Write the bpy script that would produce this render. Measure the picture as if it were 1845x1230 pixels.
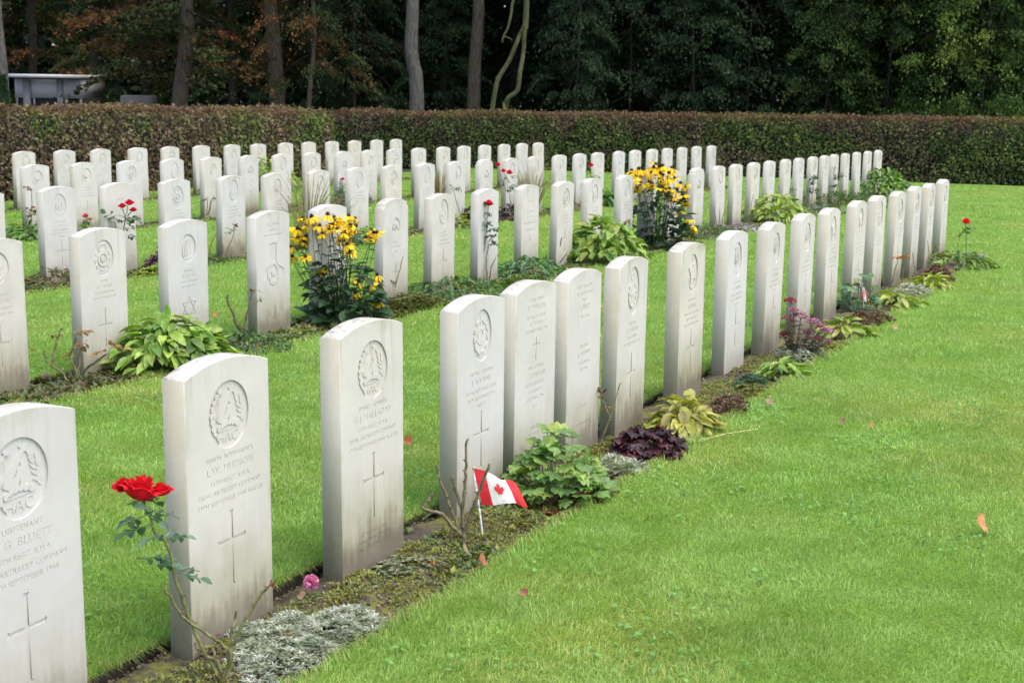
import bpy, math, random
import numpy as np
from mathutils import Vector, Matrix
from mathutils.geometry import delaunay_2d_cdt, interpolate_bezier

SC = bpy.context.scene
for _o in list(bpy.data.objects):
    bpy.data.objects.remove(_o)
COL = SC.collection
rng = np.random.default_rng(7)
random.seed(7)
R = math.radians

# ------------------------------------------------------------------ camera
F, PITCH, ROLL, CAMH = 2551.95, 0.182735, 0.01759, 1.61686
TH = 0.451837
cr, sr, cp, sp = math.cos(ROLL), math.sin(ROLL), math.cos(PITCH), math.sin(PITCH)
cam_data = bpy.data.cameras.new('camera')
cam = bpy.data.objects.new('camera', cam_data)
COL.objects.link(cam)
cam_data.sensor_width = 36.0
cam_data.lens = 36.0 * F / 1845.0
cam_data.clip_end = 1500.0
cam_data.clip_start = 0.05
_up0 = Vector((0, sp, cp)); _fw = Vector((0, cp, -sp)); _rt0 = Vector((1, 0, 0))
_rt = _rt0 * cr + _up0 * sr
_up = -_rt0 * sr + _up0 * cr
cam.matrix_world = Matrix(((_rt.x, _up.x, -_fw.x, 0), (_rt.y, _up.y, -_fw.y, 0), (_rt.z, _up.z, -_fw.z, CAMH), (0, 0, 0, 1)))
cam_data.dof.use_dof = True
cam_data.dof.focus_distance = 5.6
cam_data.dof.aperture_fstop = 9.0
SC.camera = cam

# ------------------------------------------------------------------ sky, sun, exposure
SUN_DIR = Vector((0.40, -0.25, 1.1)).normalized()
world = bpy.data.worlds.new("World")
SC.world = world
world.use_nodes = True
wn = world.node_tree
bg = wn.nodes['Background']
sky = wn.nodes.new('ShaderNodeTexSky')
sky.sky_type = 'NISHITA'
sky.sun_disc = False
sky.sun_elevation = math.asin(SUN_DIR.z)
sky.sun_rotation = math.atan2(SUN_DIR.x, SUN_DIR.y)
sky.air_density = 0.55
sky.dust_density = 3.0
sky.ozone_density = 0.0
wn.links.new(sky.outputs['Color'], bg.inputs['Color'])
bg.inputs['Strength'].default_value = 0.15
sun_data = bpy.data.lights.new('sun', 'SUN')
sun_data.energy = 0.5
sun_data.angle = R(110)
sun_data.color = (1.0, 0.96, 0.90)
sun = bpy.data.objects.new('sun', sun_data)
COL.objects.link(sun)
sun.rotation_euler = (-SUN_DIR).to_track_quat('-Z', 'Y').to_euler()
SC.view_settings.view_transform = 'Standard'
SC.view_settings.look = 'None'
SC.view_settings.gamma = 1.0
SC.view_settings.exposure = 1.63

# ------------------------------------------------------------------ layout helpers
DX, DY = math.sin(TH), math.cos(TH)          # along a row of graves
NX, NY = math.cos(TH), -math.sin(TH)         # the way the graves face
GA, GB = -0.0147086, 0.0129837
RZ = math.pi / 2 - TH


def gz(x, y):
    return GA * (x * DX + y * DY - 5) + GB * (x * NX + y * NY + 2.36)


def W(S, n, z=0.0):
    x, y = DX * S + NX * n, DY * S + NY * n
    return Vector((x, y, gz(x, y) + z))


def ray(u, v):
    a, b = (u - 922.5) / F, -(v - 615) / F
    x, w = a * cr - b * sr, a * sr + b * cr
    return Vector((x, cp + w * sp, w * cp - sp))


def at(u, v, depth):
    """point of the place seen at photo pixel (u, v), depth metres ahead of the camera"""
    r = ray(u, v)
    return r * (depth / r.y) + Vector((0, 0, CAMH))


# ------------------------------------------------------------------ mesh accumulator
class Acc:
    def __init__(self):
        self.v, self.c, self.f3, self.f4, self.n = [], [], [], [], 0

    def add(self, v, f, col=(0.5, 0.5, 0.5)):
        v = np.asarray(v, float).reshape(-1, 3)
        k = len(v)
        c = np.asarray(col, float)
        if c.ndim == 1:
            c = np.tile(c, (k, 1))
        self.v.append(v); self.c.append(c)
        if isinstance(f, tuple):
            fs = f
        else:
            fs = (f,)
        for a in fs:
            a = np.asarray(a, int)
            if a.size == 0:
                continue
            a = a.reshape(-1, a.shape[-1]) + self.n
            (self.f3 if a.shape[1] == 3 else self.f4).append(a)
        self.n += k

    def mesh(self, name, mat, smooth=True):
        v = np.concatenate(self.v); c = np.concatenate(self.c)
        f3 = np.concatenate(self.f3) if self.f3 else np.zeros((0, 3), int)
        f4 = np.concatenate(self.f4) if self.f4 else np.zeros((0, 4), int)
        me = bpy.data.meshes.new(name)
        me.vertices.add(len(v)); me.vertices.foreach_set('co', v.astype(np.float32).ravel())
        li = np.concatenate([f3.ravel(), f4.ravel()]).astype(np.int32)
        me.loops.add(len(li)); me.loops.foreach_set('vertex_index', li)
        tot = np.concatenate([np.full(len(f3), 3), np.full(len(f4), 4)]).astype(np.int32)
        st = np.concatenate([[0], np.cumsum(tot)[:-1]]).astype(np.int32)
        me.polygons.add(len(tot)); me.polygons.foreach_set('loop_start', st)
        me.polygons.foreach_set('loop_total', tot)
        if smooth:
            me.polygons.foreach_set('use_smooth', np.ones(len(tot), bool))
        at_ = me.attributes.new('Col', 'FLOAT_COLOR', 'POINT')
        at_.data.foreach_set('color', np.concatenate([c, np.ones((len(c), 1))], 1).astype(np.float32).ravel())
        me.update(calc_edges=True)
        me.validate()
        me.materials.append(mat)
        return me

    def obj(self, name, mat, parent=None, smooth=True):
        o = bpy.data.objects.new(name, self.mesh(name, mat, smooth))
        COL.objects.link(o)
        if parent:
            o.parent = parent
        return o


def tag(o, label=None, cat=None, group=None, kind=None):
    if label: o['label'] = label
    if cat: o['category'] = cat
    if group: o['group'] = group
    if kind: o['kind'] = kind
    return o


def thing(name, label, cat, loc, group=None, rz=0.0):
    o = bpy.data.objects.new(name, None)
    o.empty_display_size = 0.1
    COL.objects.link(o)
    o.location = loc
    o.rotation_euler = (0, 0, rz)
    return tag(o, label, cat, group)


def unit(a):
    a = np.asarray(a, float)
    return a / np.maximum(np.linalg.norm(a, axis=-1, keepdims=True), 1e-9)


def scat(acc, tv, tf, P, X, Z, sx, sy, sz, col):
    """scatter the template (verts tv, faces tf) at points P, its x along X and its z near Z"""
    P = np.asarray(P, float).reshape(-1, 3); k = len(P)
    X = unit(np.broadcast_to(np.asarray(X, float), (k, 3)))
    Z = np.broadcast_to(np.asarray(Z, float), (k, 3))
    Y = unit(np.cross(Z, X)); Z = np.cross(X, Y)
    tv = np.asarray(tv, float); m = len(tv)
    sx, sy, sz = [np.broadcast_to(np.asarray(s, float), (k,)) for s in (sx, sy, sz)]
    v = (P[:, None] + X[:, None] * (tv[None, :, :1] * sx[:, None, None]) + Y[:, None] * (tv[None, :, 1:2] * sy[:, None, None])
         + Z[:, None] * (tv[None, :, 2:] * sz[:, None, None]))
    off = (np.arange(k) * m)[:, None, None]
    fs = tuple((np.asarray(f)[None] + off).reshape(-1, np.asarray(f).shape[1]) for f in tf)
    col = np.asarray(col, float)
    c = np.repeat(np.broadcast_to(col, (k, 3)), m, axis=0)
    acc.add(v.reshape(-1, 3), fs, c)


def leaf_t(rows, fold=0.1, droop=0.2):
    """leaf template: rows of (t, half width); x along, y across, z up"""
    v, f3, f4 = [], [], []
    idx = []
    for t, w in rows:
        z = -droop * t * t
        b = len(v)
        if w < 1e-6:
            v.append((t, 0, z)); idx.append((b, b, b))
        else:
            v += [(t, -w, z + fold * w), (t, 0, z), (t, w, z + fold * w)]; idx.append((b, b + 1, b + 2))
    for a, b in zip(idx, idx[1:]):
        for i in (0, 1):
            q = [a[i], b[i], b[i + 1], a[i + 1]]
            u = list(dict.fromkeys(q))
            (f4 if len(u) == 4 else f3).append(u)
    return np.array(v), tuple(np.array(f) for f in (f3, f4) if f)


T_SMALL = leaf_t([(0, 0), (.45, .5), (1, 0)], .25, .15)
T_LEAF = leaf_t([(0, .0), (.2, .36), (.5, .5), (.8, .28), (1, 0)], .25, .3)
T_OVAL = leaf_t([(0, .0), (.12, .3), (.4, .5), (.7, .42), (.92, .16), (1, 0)], .22, .3)
T_LANCE = leaf_t([(0, .06), (.35, .5), (.7, .36), (1, 0)], .35, .35)
T_PETAL = leaf_t([(0, .12), (.4, .42), (.75, .5), (.95, .25), (1, 0)], .15, .25)


def T_round(nl=7, rag=0.18, cup=0.15):
    """lobed round leaf attached at its edge"""
    v = [(0.12, 0, 0)]; f = []
    k = nl * 4
    for i in range(k + 1):
        a = -2.6 + 5.2 * i / k
        r = 0.5 * (1 - rag * (0.5 + 0.5 * math.cos(2 * math.pi * i / 4)))
        v.append((0.42 + r * math.cos(a), r * math.sin(a) * 1.05, cup * (abs(math.sin(a * 3)) - .5) * .5 - cup * r * r))
    for i in range(k):
        f.append((0, i + 1, i + 2))
    return np.array(v), (np.array(f),)


T_LOBED = T_round(7, .3, .25)
T_HEUCH = T_round(7, .22, .5)


def tube(acc, pts, r, n=6, col=(.1, .1, .05), cap=True):
    pts = [Vector(p) for p in pts]
    k = len(pts)
    r = [r] * k if isinstance(r, (int, float)) else list(r)
    if len(r) != k:
        r = list(np.interp(np.linspace(0, 1, k), np.linspace(0, 1, len(r)), r))
    v = []
    prev = None
    for i, p in enumerate(pts):
        d = (pts[min(i + 1, k - 1)] - pts[max(i - 1, 0)]).normalized()
        if prev is None:
            a = d.orthogonal().normalized()
        else:
            a = (prev - d * prev.dot(d)).normalized()
        prev = a
        b = d.cross(a)
        for j in range(n):
            t = 2 * math.pi * j / n
            v.append(p + (a * math.cos(t) + b * math.sin(t)) * r[i])
    f = [(i * n + j, i * n + (j + 1) % n, (i + 1) * n + (j + 1) % n, (i + 1) * n + j) for i in range(k - 1) for j in range(n)]
    tri = []
    if cap:
        v.append(pts[-1] + (pts[-1] - pts[-2]).normalized() * r[-1] * .5)
        e = len(v) - 1
        tri = [((k - 1) * n + j, (k - 1) * n + (j + 1) % n, e) for j in range(n)]
    acc.add([tuple(x) for x in v], (np.array(f), np.array(tri)) if tri else (np.array(f),), col)


def smooth_path(pts, m=5):
    pts = [Vector(p) for p in pts]
    if len(pts) < 3:
        return pts
    out = []
    for i in range(len(pts) - 1):
        p0, p1, p2, p3 = pts[max(i - 1, 0)], pts[i], pts[i + 1], pts[min(i + 2, len(pts) - 1)]
        for j in range(m):
            t = j / m
            out.append(0.5 * ((2 * p1) + (p2 - p0) * t + (2 * p0 - 5 * p1 + 4 * p2 - p3) * t * t + (3 * p1 - p0 - 3 * p2 + p3) * t ** 3))
    out.append(pts[-1])
    return out


def ball_t(nu=8, nv=5):
    v = [(0, 0, -1)]; f3 = []; f4 = []
    for i in range(1, nv):
        a = -math.pi / 2 + math.pi * i / nv
        for j in range(nu):
            b = 2 * math.pi * j / nu
            v.append((math.cos(a) * math.cos(b), math.cos(a) * math.sin(b), math.sin(a)))
    v.append((0, 0, 1))
    for j in range(nu):
        f3.append((0, 1 + (j + 1) % nu, 1 + j))
        f3.append((len(v) - 1, 1 + (nv - 2) * nu + j, 1 + (nv - 2) * nu + (j + 1) % nu))
    for i in range(nv - 2):
        for j in range(nu):
            f4.append((1 + i * nu + j, 1 + i * nu + (j + 1) % nu, 1 + (i + 1) * nu + (j + 1) % nu, 1 + (i + 1) * nu + j))
    return np.array(v, float), (np.array(f3), np.array(f4))


T_BALL = ball_t()


def box(acc, a, b, col=(.5, .5, .5)):
    (x0, y0, z0), (x1, y1, z1) = a, b
    v = [(x0, y0, z0), (x1, y0, z0), (x1, y1, z0), (x0, y1, z0), (x0, y0, z1), (x1, y0, z1), (x1, y1, z1), (x0, y1, z1)]
    f = [(0, 3, 2, 1), (4, 5, 6, 7), (0, 1, 5, 4), (1, 2, 6, 5), (2, 3, 7, 6), (3, 0, 4, 7)]
    acc.add(v, np.array(f), col)


_H = rng.random((512, 512))


def vnoise(x, y, s=1.0, seed=0):
    x = np.asarray(x) / s + 91.7 * seed + 1000; y = np.asarray(y) / s + 37.3 * seed + 1000
    i, j = np.floor(x).astype(int), np.floor(y).astype(int)
    a, b = x - i, y - j
    a = a * a * (3 - 2 * a); b = b * b * (3 - 2 * b)
    g = lambda p, q: _H[p % 512, q % 512]
    return (g(i, j) * (1 - a) + g(i + 1, j) * a) * (1 - b) + (g(i, j + 1) * (1 - a) + g(i + 1, j + 1) * a) * b


def fbm(x, y, s=1.0, seed=0):
    return (vnoise(x, y, s, seed) * .55 + vnoise(x, y, s / 2.1, seed + 1) * .3 + vnoise(x, y, s / 4.3, seed + 2) * .15)


def mixc(cols, k, jit=.12):
    """k colours picked between the given ones, each jittered in value"""
    cols = np.asarray(cols, float)
    a = cols[rng.integers(0, len(cols), k)]; b = cols[rng.integers(0, len(cols), k)]
    t = rng.random((k, 1))
    return np.clip((a * (1 - t) + b * t) * (1 + jit * rng.standard_normal((k, 1))), 0.003, 1)


# ------------------------------------------------------------------ materials
def new_mat(name):
    m = bpy.data.materials.new(name)
    m.use_nodes = True
    nt = m.node_tree
    return m, nt, nt.nodes['Principled BSDF']


class NB:
    """small helper to write node trees"""
    def __init__(self, nt): self.nt = nt

    def n(self, t, **k):
        o = self.nt.nodes.new(t)
        for a, b in k.items(): setattr(o, a, b)
        return o

    def l(self, a, b): self.nt.links.new(a, b)

    def noise(self, vec, scale, detail=4, rough=.55):
        o = self.n('ShaderNodeTexNoise')
        o.inputs['Scale'].default_value = scale; o.inputs['Detail'].default_value = detail
        o.inputs['Roughness'].default_value = rough
        if vec is not None: self.l(vec, o.inputs['Vector'])
        return o.outputs['Fac']

    def mapr(self, val, a, b, c=0.0, d=1.0, smooth=True):
        o = self.n('ShaderNodeMapRange')
        if smooth: o.interpolation_type = 'SMOOTHSTEP'
        o.inputs['From Min'].default_value = a; o.inputs['From Max'].default_value = b
        o.inputs['To Min'].default_value = c; o.inputs['To Max'].default_value = d
        self.l(val, o.inputs['Value'])
        return o.outputs['Result']

    def math(self, op, a, b=None):
        o = self.n('ShaderNodeMath', operation=op)
        for i, x in enumerate((a, b)):
            if x is None: continue
            if isinstance(x, (int, float)): o.inputs[i].default_value = x
            else: self.l(x, o.inputs[i])
        return o.outputs[0]

    def mix(self, fac, a, b, mode='MIX'):
        o = self.n('ShaderNodeMix', data_type='RGBA', blend_type=mode)
        if isinstance(fac, (int, float)): o.inputs[0].default_value = fac
        else: self.l(fac, o.inputs[0])
        for i, x in ((6, a), (7, b)):
            if isinstance(x, tuple): o.inputs[i].default_value = (*x, 1)
            else: self.l(x, o.inputs[i])
        return o.outputs[2]

    def bump(self, h, strength, dist):
        o = self.n('ShaderNodeBump')
        o.inputs['Strength'].default_value = strength; o.inputs['Distance'].default_value = dist
        self.l(h, o.inputs['Height'])
        return o.outputs['Normal']


def leaf_mat(name, trans=0.3, rough=0.5, spec=0.4, noise=30.0, nstr=.25):
    m, nt, b = new_mat(name)
    k = NB(nt)
    a = k.n('ShaderNodeAttribute', attribute_name='Col')
    tc = k.n('ShaderNodeTexCoord')
    nz = k.mapr(k.noise(tc.outputs['Object'], noise, 3), .3, .7, 1 - nstr, 1 + nstr)
    c = k.n('ShaderNodeVectorMath', operation='SCALE')
    k.l(a.outputs['Color'], c.inputs[0]); k.l(nz, c.inputs['Scale'])
    k.l(c.outputs[0], b.inputs['Base Color'])
    b.inputs['Roughness'].default_value = rough
    b.inputs['Specular IOR Level'].default_value = spec
    if trans > 0:
        t = k.n('ShaderNodeBsdfTranslucent')
        c2 = k.mix(1.0, c.outputs[0], (1.25, 1.3, .6), 'MULTIPLY')
        k.l(c2, t.inputs['Color'])
        mx = k.n('ShaderNodeMixShader'); mx.inputs[0].default_value = trans
        out = nt.nodes['Material Output']
        k.l(b.outputs[0], mx.inputs[1]); k.l(t.outputs[0], mx.inputs[2]); k.l(mx.outputs[0], out.inputs['Surface'])
    return m


M_LEAF = leaf_mat('leaf', .3, .45, .45)
M_GRASS = leaf_mat('grass_blade', .35, .55, .3, 2.0, .1)
M_FOREST = leaf_mat('forest_leaf', .3, .65, .15, 3.0, .3)
M_PETAL = leaf_mat('petal', .25, .55, .2, 60, .12)
M_STEM = leaf_mat('stem', 0, .6, .3, 60, .35)


def stone_mat(name, carved=False):
    m, nt, b = new_mat(name)
    k = NB(nt)
    tc = k.n('ShaderNodeTexCoord'); oi = k.n('ShaderNodeObjectInfo')
    off = k.n('ShaderNodeVectorMath', operation='SCALE'); off.inputs[0].default_value = (17.3, 9.1, 23.7)
    k.l(oi.outputs['Random'], off.inputs['Scale'])
    add = k.n('ShaderNodeVectorMath', operation='ADD')
    k.l(tc.outputs['Object'], add.inputs[0]); k.l(off.outputs[0], add.inputs[1])
    vec = add.outputs[0]
    sep = k.n('ShaderNodeSeparateXYZ'); k.l(tc.outputs['Object'], sep.inputs[0])
    geo = k.n('ShaderNodeNewGeometry')
    nrm = k.n('ShaderNodeVectorTransform', vector_type='NORMAL', convert_from='WORLD', convert_to='OBJECT')
    k.l(geo.outputs['True Normal'], nrm.inputs[0])
    sn = k.n('ShaderNodeSeparateXYZ'); k.l(nrm.outputs[0], sn.inputs[0])
    oc = k.n('ShaderNodeSeparateColor'); k.l(oi.outputs['Color'], oc.inputs[0])
    dirt, algae, warm = oc.outputs[0], oc.outputs[1], oc.outputs[2]
    # clean stone: pale Portland, warmer or cooler per stone, cloudy mottling
    base = k.mix(warm, (.54, .535, .508), (.555, .53, .452))
    mot = k.mapr(k.noise(vec, 5.0, 5, .6), .3, .75, .93, 1.04)
    v = k.n('ShaderNodeVectorMath', operation='SCALE'); k.l(base, v.inputs[0]); k.l(mot, v.inputs['Scale'])
    c = v.outputs[0]
    # rain streaks running down
    mp = k.n('ShaderNodeMapping'); mp.inputs['Scale'].default_value = (30, 30, 1.6); k.l(vec, mp.inputs['Vector'])
    streak = k.mapr(k.noise(mp.outputs[0], 1.0, 3), .52, .78)
    topz = k.mapr(sep.outputs['Z'], .45, .80)
    c = k.mix(k.math('MULTIPLY', k.math('MULTIPLY', streak, topz), k.math('MULTIPLY', dirt, .62)), c, (.33, .315, .235))
    # grime rising from the soil
    gn = k.noise(vec, 9.0, 5, .65)
    mp2 = k.n('ShaderNodeMapping'); mp2.inputs['Scale'].default_value = (45, 45, 5); k.l(vec, mp2.inputs['Vector'])
    spl = k.noise(mp2.outputs[0], 1.0, 4)
    lvl = k.math('ADD', sep.outputs['Z'], k.math('MULTIPLY', k.math('ADD', gn, spl), -.17))
    g1 = k.mapr(lvl, .22, -.14)
    c = k.mix(k.math('MULTIPLY', g1, k.math('MULTIPLY', dirt, .80)), c, (.30, .29, .175))
    g2 = k.mapr(lvl, .0, -.15)
    c = k.mix(k.math('MULTIPLY', g2, k.math('MULTIPLY', dirt, .85)), c, (.16, .14, .10))
    # grime creeping in from the arrises, patchy
    ax = k.math('ABSOLUTE', sep.outputs['X'])
    ed = k.math('ADD', ax, k.math('MULTIPLY', k.math('SUBTRACT', gn, .5), .10))
    az_ = k.math('ADD', sep.outputs['Z'], k.math('MULTIPLY', k.math('SUBTRACT', gn, .5), .16))
    em = k.math('MAXIMUM', k.mapr(ed, .168, .20), k.mapr(az_, .755, .815))
    pm = k.mapr(k.noise(vec, 3.5, 4), .42, .66)
    c = k.mix(k.math('MULTIPLY', k.math('MULTIPLY', em, pm), k.math('MULTIPLY', dirt, .55)), c, (.35, .34, .25))
    cl = k.mapr(k.noise(vec, 2.2, 5, .6), .5, .72)
    c = k.mix(k.math('MULTIPLY', cl, k.math('MULTIPLY', dirt, .30)), c, (.40, .395, .31))
    # algae on the narrow shaded side
    side = k.mapr(sn.outputs['X'], -.6, -.9)
    sm = k.mapr(k.noise(vec, 6.0, 6, .7), .25, .7, .55, 1.0)
    fine = k.mapr(k.noise(vec, 70.0, 3, .7), .35, .7, .75, 1.0)
    c = k.mix(k.math('MULTIPLY', k.math('MULTIPLY', side, algae), k.math('MULTIPLY', sm, fine)), c, (.43, .40, .285))
    # lichen on the top
    top = k.mapr(sn.outputs['Z'], .55, .8)
    li = k.mapr(k.noise(vec, 48.0, 5, .75), .47, .62)
    li2 = k.mapr(k.noise(vec, 12.0, 3), .40, .58)
    c = k.mix(k.math('MULTIPLY', k.math('MULTIPLY', top, li), k.math('MULTIPLY', li2, k.math('MULTIPLY', dirt, .85))), c, (.26, .25, .20))
    # pinholes, chips and shell marks
    vo = k.n('ShaderNodeTexVoronoi'); vo.inputs['Scale'].default_value = 26; k.l(vec, vo.inputs['Vector'])
    ch = k.math('MULTIPLY', k.mapr(vo.outputs['Distance'], .16, .07), k.mapr(k.noise(vec, 11.0, 2), .56, .66))
    c = k.mix(k.math('MULTIPLY', ch, k.math('MULTIPLY', dirt, .45)), c, (.40, .36, .28))
    k.l(c, b.inputs['Base Color'])
    b.inputs['Roughness'].default_value = .85
    b.inputs['Specular IOR Level'].default_value = .25
    hgt = k.math('ADD', k.noise(vec, 240, 3, .6), k.math('MULTIPLY', k.noise(vec, 60, 4, .6), .8))
    k.l(k.bump(hgt, .35, .0012), b.inputs['Normal'])
    return m


M_STONE = stone_mat('weathered_portland_stone')


def soil_mat():
    m, nt, b = new_mat('garden_soil')
    k = NB(nt)
    tc = k.n('ShaderNodeTexCoord'); vec = tc.outputs['Object']
    c = k.mix(k.mapr(k.noise(vec, 7, 6, .7), .3, .7), (.03, .022, .015), (.115, .088, .064))
    c = k.mix(k.mapr(k.noise(vec, 60, 4, .7), .5, .8), c, (.23, .18, .14))
    moss = k.math('MULTIPLY', k.mapr(k.noise(vec, 3.2, 5, .65), .42, .58), k.mapr(k.noise(vec, 40, 3, .6), .35, .6))
    c = k.mix(k.math('MULTIPLY', moss, .9), c, (.19, .20, .025))
    k.l(c, b.inputs['Base Color'])
    b.inputs['Roughness'].default_value = .95
    h = k.math('ADD', k.noise(vec, 45, 6, .75), k.math('MULTIPLY', k.noise(vec, 160, 3), .4))
    k.l(k.bump(h, .9, .02), b.inputs['Normal'])
    return m


def lawn_mat():
    m, nt, b = new_mat('lawn_turf')
    k = NB(nt)
    tc = k.n('ShaderNodeTexCoord'); vec = tc.outputs['Object']
    c = k.mix(k.mapr(k.noise(vec, 1.1, 4), .35, .68), (.16, .30, .045), (.22, .33, .06))
    c = k.mix(k.mapr(k.noise(vec, 90, 3, .7), .4, .7), c, (.06, .15, .02))
    k.l(c, b.inputs['Base Color'])
    b.inputs['Roughness'].default_value = .9
    b.inputs['Specular IOR Level'].default_value = .1
    k.l(k.bump(k.noise(vec, 120, 4, .7), .8, .02), b.inputs['Normal'])
    return m


def floor_mat():
    m, nt, b = new_mat('forest_floor')
    k = NB(nt)
    tc = k.n('ShaderNodeTexCoord'); vec = tc.outputs['Object']
    c = k.mix(k.mapr(k.noise(vec, 2, 6, .7), .3, .7), (.018, .016, .009), (.055, .038, .02))
    c = k.mix(k.mapr(k.noise(vec, .5, 4), .5, .65), c, (.02, .03, .009))
    k.l(c, b.inputs['Base Color']); b.inputs['Roughness'].default_value = .95
    return m


def bark_mat(name, c1, c2, moss=0.3):
    m, nt, b = new_mat(name)
    k = NB(nt)
    tc = k.n('ShaderNodeTexCoord')
    mp = k.n('ShaderNodeMapping'); mp.inputs['Scale'].default_value = (9, 9, 1.8)
    k.l(tc.outputs['Object'], mp.inputs['Vector'])
    c = k.mix(k.mapr(k.noise(mp.outputs[0], 2.6, 8, .75), .36, .64), tuple(x * .6 for x in c1), c2)
    c = k.mix(k.math('MULTIPLY', k.mapr(k.noise(tc.outputs['Object'], 1.3, 4), .45, .65), moss), c, (.075, .085, .03))
    k.l(c, b.inputs['Base Color']); b.inputs['Roughness'].default_value = .9
    k.l(k.bump(k.noise(mp.outputs[0], 4, 6, .75), 1.0, .06), b.inputs['Normal'])
    return m


def plain_mat(name, col, rough=.6, nscale=12, var=.12):
    m, nt, b = new_mat(name)
    k = NB(nt)
    tc = k.n('ShaderNodeTexCoord')
    f = k.mapr(k.noise(tc.outputs['Object'], nscale, 5, .65), .3, .7)
    d = tuple(x * (1 - var * 2) for x in col)
    k.l(k.mix(f, d, col), b.inputs['Base Color'])
    b.inputs['Roughness'].default_value = rough
    return m


M_SOIL, M_LAWN, M_FLOOR = soil_mat(), lawn_mat(), floor_mat()
M_BARK_GREY = bark_mat('grey_beech_bark', (.09, .09, .08), (.17, .165, .145), .3)
M_BARK_BROWN = bark_mat('brown_bark', (.045, .033, .024), (.12, .095, .07), .3)
M_BARK_DARK = bark_mat('dark_bark', (.02, .016, .012), (.05, .04, .03), .3)
M_BARK_MOSS = bark_mat('mossy_bark', (.08, .085, .03), (.15, .16, .055), .9)
M_TURF = plain_mat('cut_turf_earth', (.035, .026, .017), .95, 60, .3)
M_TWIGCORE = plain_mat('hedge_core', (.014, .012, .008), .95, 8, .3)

# ------------------------------------------------------------------ ground, lawn, beds
ROW_OFF = dict(A=-2.399, B=-5.552, C=-8.702, D=-11.954, E=-15.173)
BED_BACK, BED_FRONT = -.145, .37
BED_S = dict(A=(-2., 15.75), B=(-2., 27.75), C=(-2., 27.4), D=(-2., 26.4), E=(-2., 26.3))


def quad_sheet(name, cs, z, mat):
    acc = Acc()
    for S0, S1, n0, n1 in cs:
        kx, ky = max(2, int((S1 - S0) / 4)), max(2, int((n1 - n0) / 4))
        s, n = np.meshgrid(np.linspace(S0, S1, kx + 1), np.linspace(n0, n1, ky + 1), indexing='ij')
        x, y = DX * s + NX * n, DY * s + NY * n
        v = np.stack([x, y, gz(x, y) + z], -1).reshape(-1, 3)
        i = np.arange((kx + 1) * (ky + 1)).reshape(kx + 1, ky + 1)
        acc.add(v, np.stack([i[:-1, :-1], i[:-1, 1:], i[1:, 1:], i[1:, :-1]], -1).reshape(-1, 4))
    return acc.obj(name, mat)


tag(quad_sheet('ground', [(-300, 420, -400, 400)], -.075, M_FLOOR), kind='structure')
strips = []
offs = sorted(ROW_OFF.items(), key=lambda t: t[1])
LAWN_S0, LAWN_S1, LAWN_N0, LAWN_N1 = -12., 31.7, -16.6, 26.
prev = LAWN_N0
for k_, o_ in offs:
    strips.append((LAWN_S0, LAWN_S1, prev, o_ + BED_BACK))
    strips.append((BED_S[k_][1], LAWN_S1, o_ + BED_BACK, o_ + BED_FRONT))
    prev = o_ + BED_FRONT
strips.append((LAWN_S0, LAWN_S1, prev, LAWN_N1))
lawn_acc = Acc()
lawn = quad_sheet('lawn', strips, 0.0, M_LAWN)
tag(lawn, kind='structure')
# cut turf edges standing a few centimetres above the soil
ea = Acc()
for k_, o_ in offs:
    for nn in (o_ + BED_BACK, o_ + BED_FRONT):
        ss = np.linspace(LAWN_S0, BED_S[k_][1], 160)
        x, y = DX * ss + NX * nn, DY * ss + NY * nn
        v = np.concatenate([np.stack([x, y, gz(x, y)], -1), np.stack([x, y, gz(x, y) - .074], -1)])
        i = np.arange(159)
        ea.add(v, np.stack([i, i + 1, i + 161, i + 160], -1))
tag(ea.obj('turf_edge', M_TURF), kind='structure')

ba = Acc()
for k_, o_ in offs:
    S0, S1 = BED_S[k_]
    step = .03 if k_ == 'A' else .07
    s, t = np.meshgrid(np.arange(S0, S1 + step, step), np.linspace(0, 1, 16 if k_ == 'A' else 8), indexing='ij')
    s = np.minimum(s, S1)
    n = o_ + BED_BACK + t * (BED_FRONT - BED_BACK)
    hump = np.sin(np.pi * t) ** .6
    z = -.048 + .048 * hump + (fbm(s, n, .12, 3) - .5) * .05 * np.minimum(1, hump * 1.6) + (vnoise(s, n, .035, 9) - .5) * .018
    x, y = DX * s + NX * n, DY * s + NY * n
    i = np.arange(s.size).reshape(s.shape)
    ba.add(np.stack([x, y, gz(x, y) + z], -1).reshape(-1, 3), np.stack([i[:-1, :-1], i[1:, :-1], i[1:, 1:], i[:-1, 1:]], -1).reshape(-1, 4))
tag(ba.obj('soil_beds', M_SOIL), kind='structure')


def in_bed(x, y, pad=0.0):
    s, n = x * DX + y * DY, x * NX + y * NY
    r = np.zeros(np.shape(x), bool)
    for k_, o_ in offs:
        r |= (n > o_ + BED_BACK + pad) & (n < o_ + BED_FRONT - pad) & (s < BED_S[k_][1] - pad)
    return r


UP_ = np.array([0, 0, 1.0])


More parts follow.
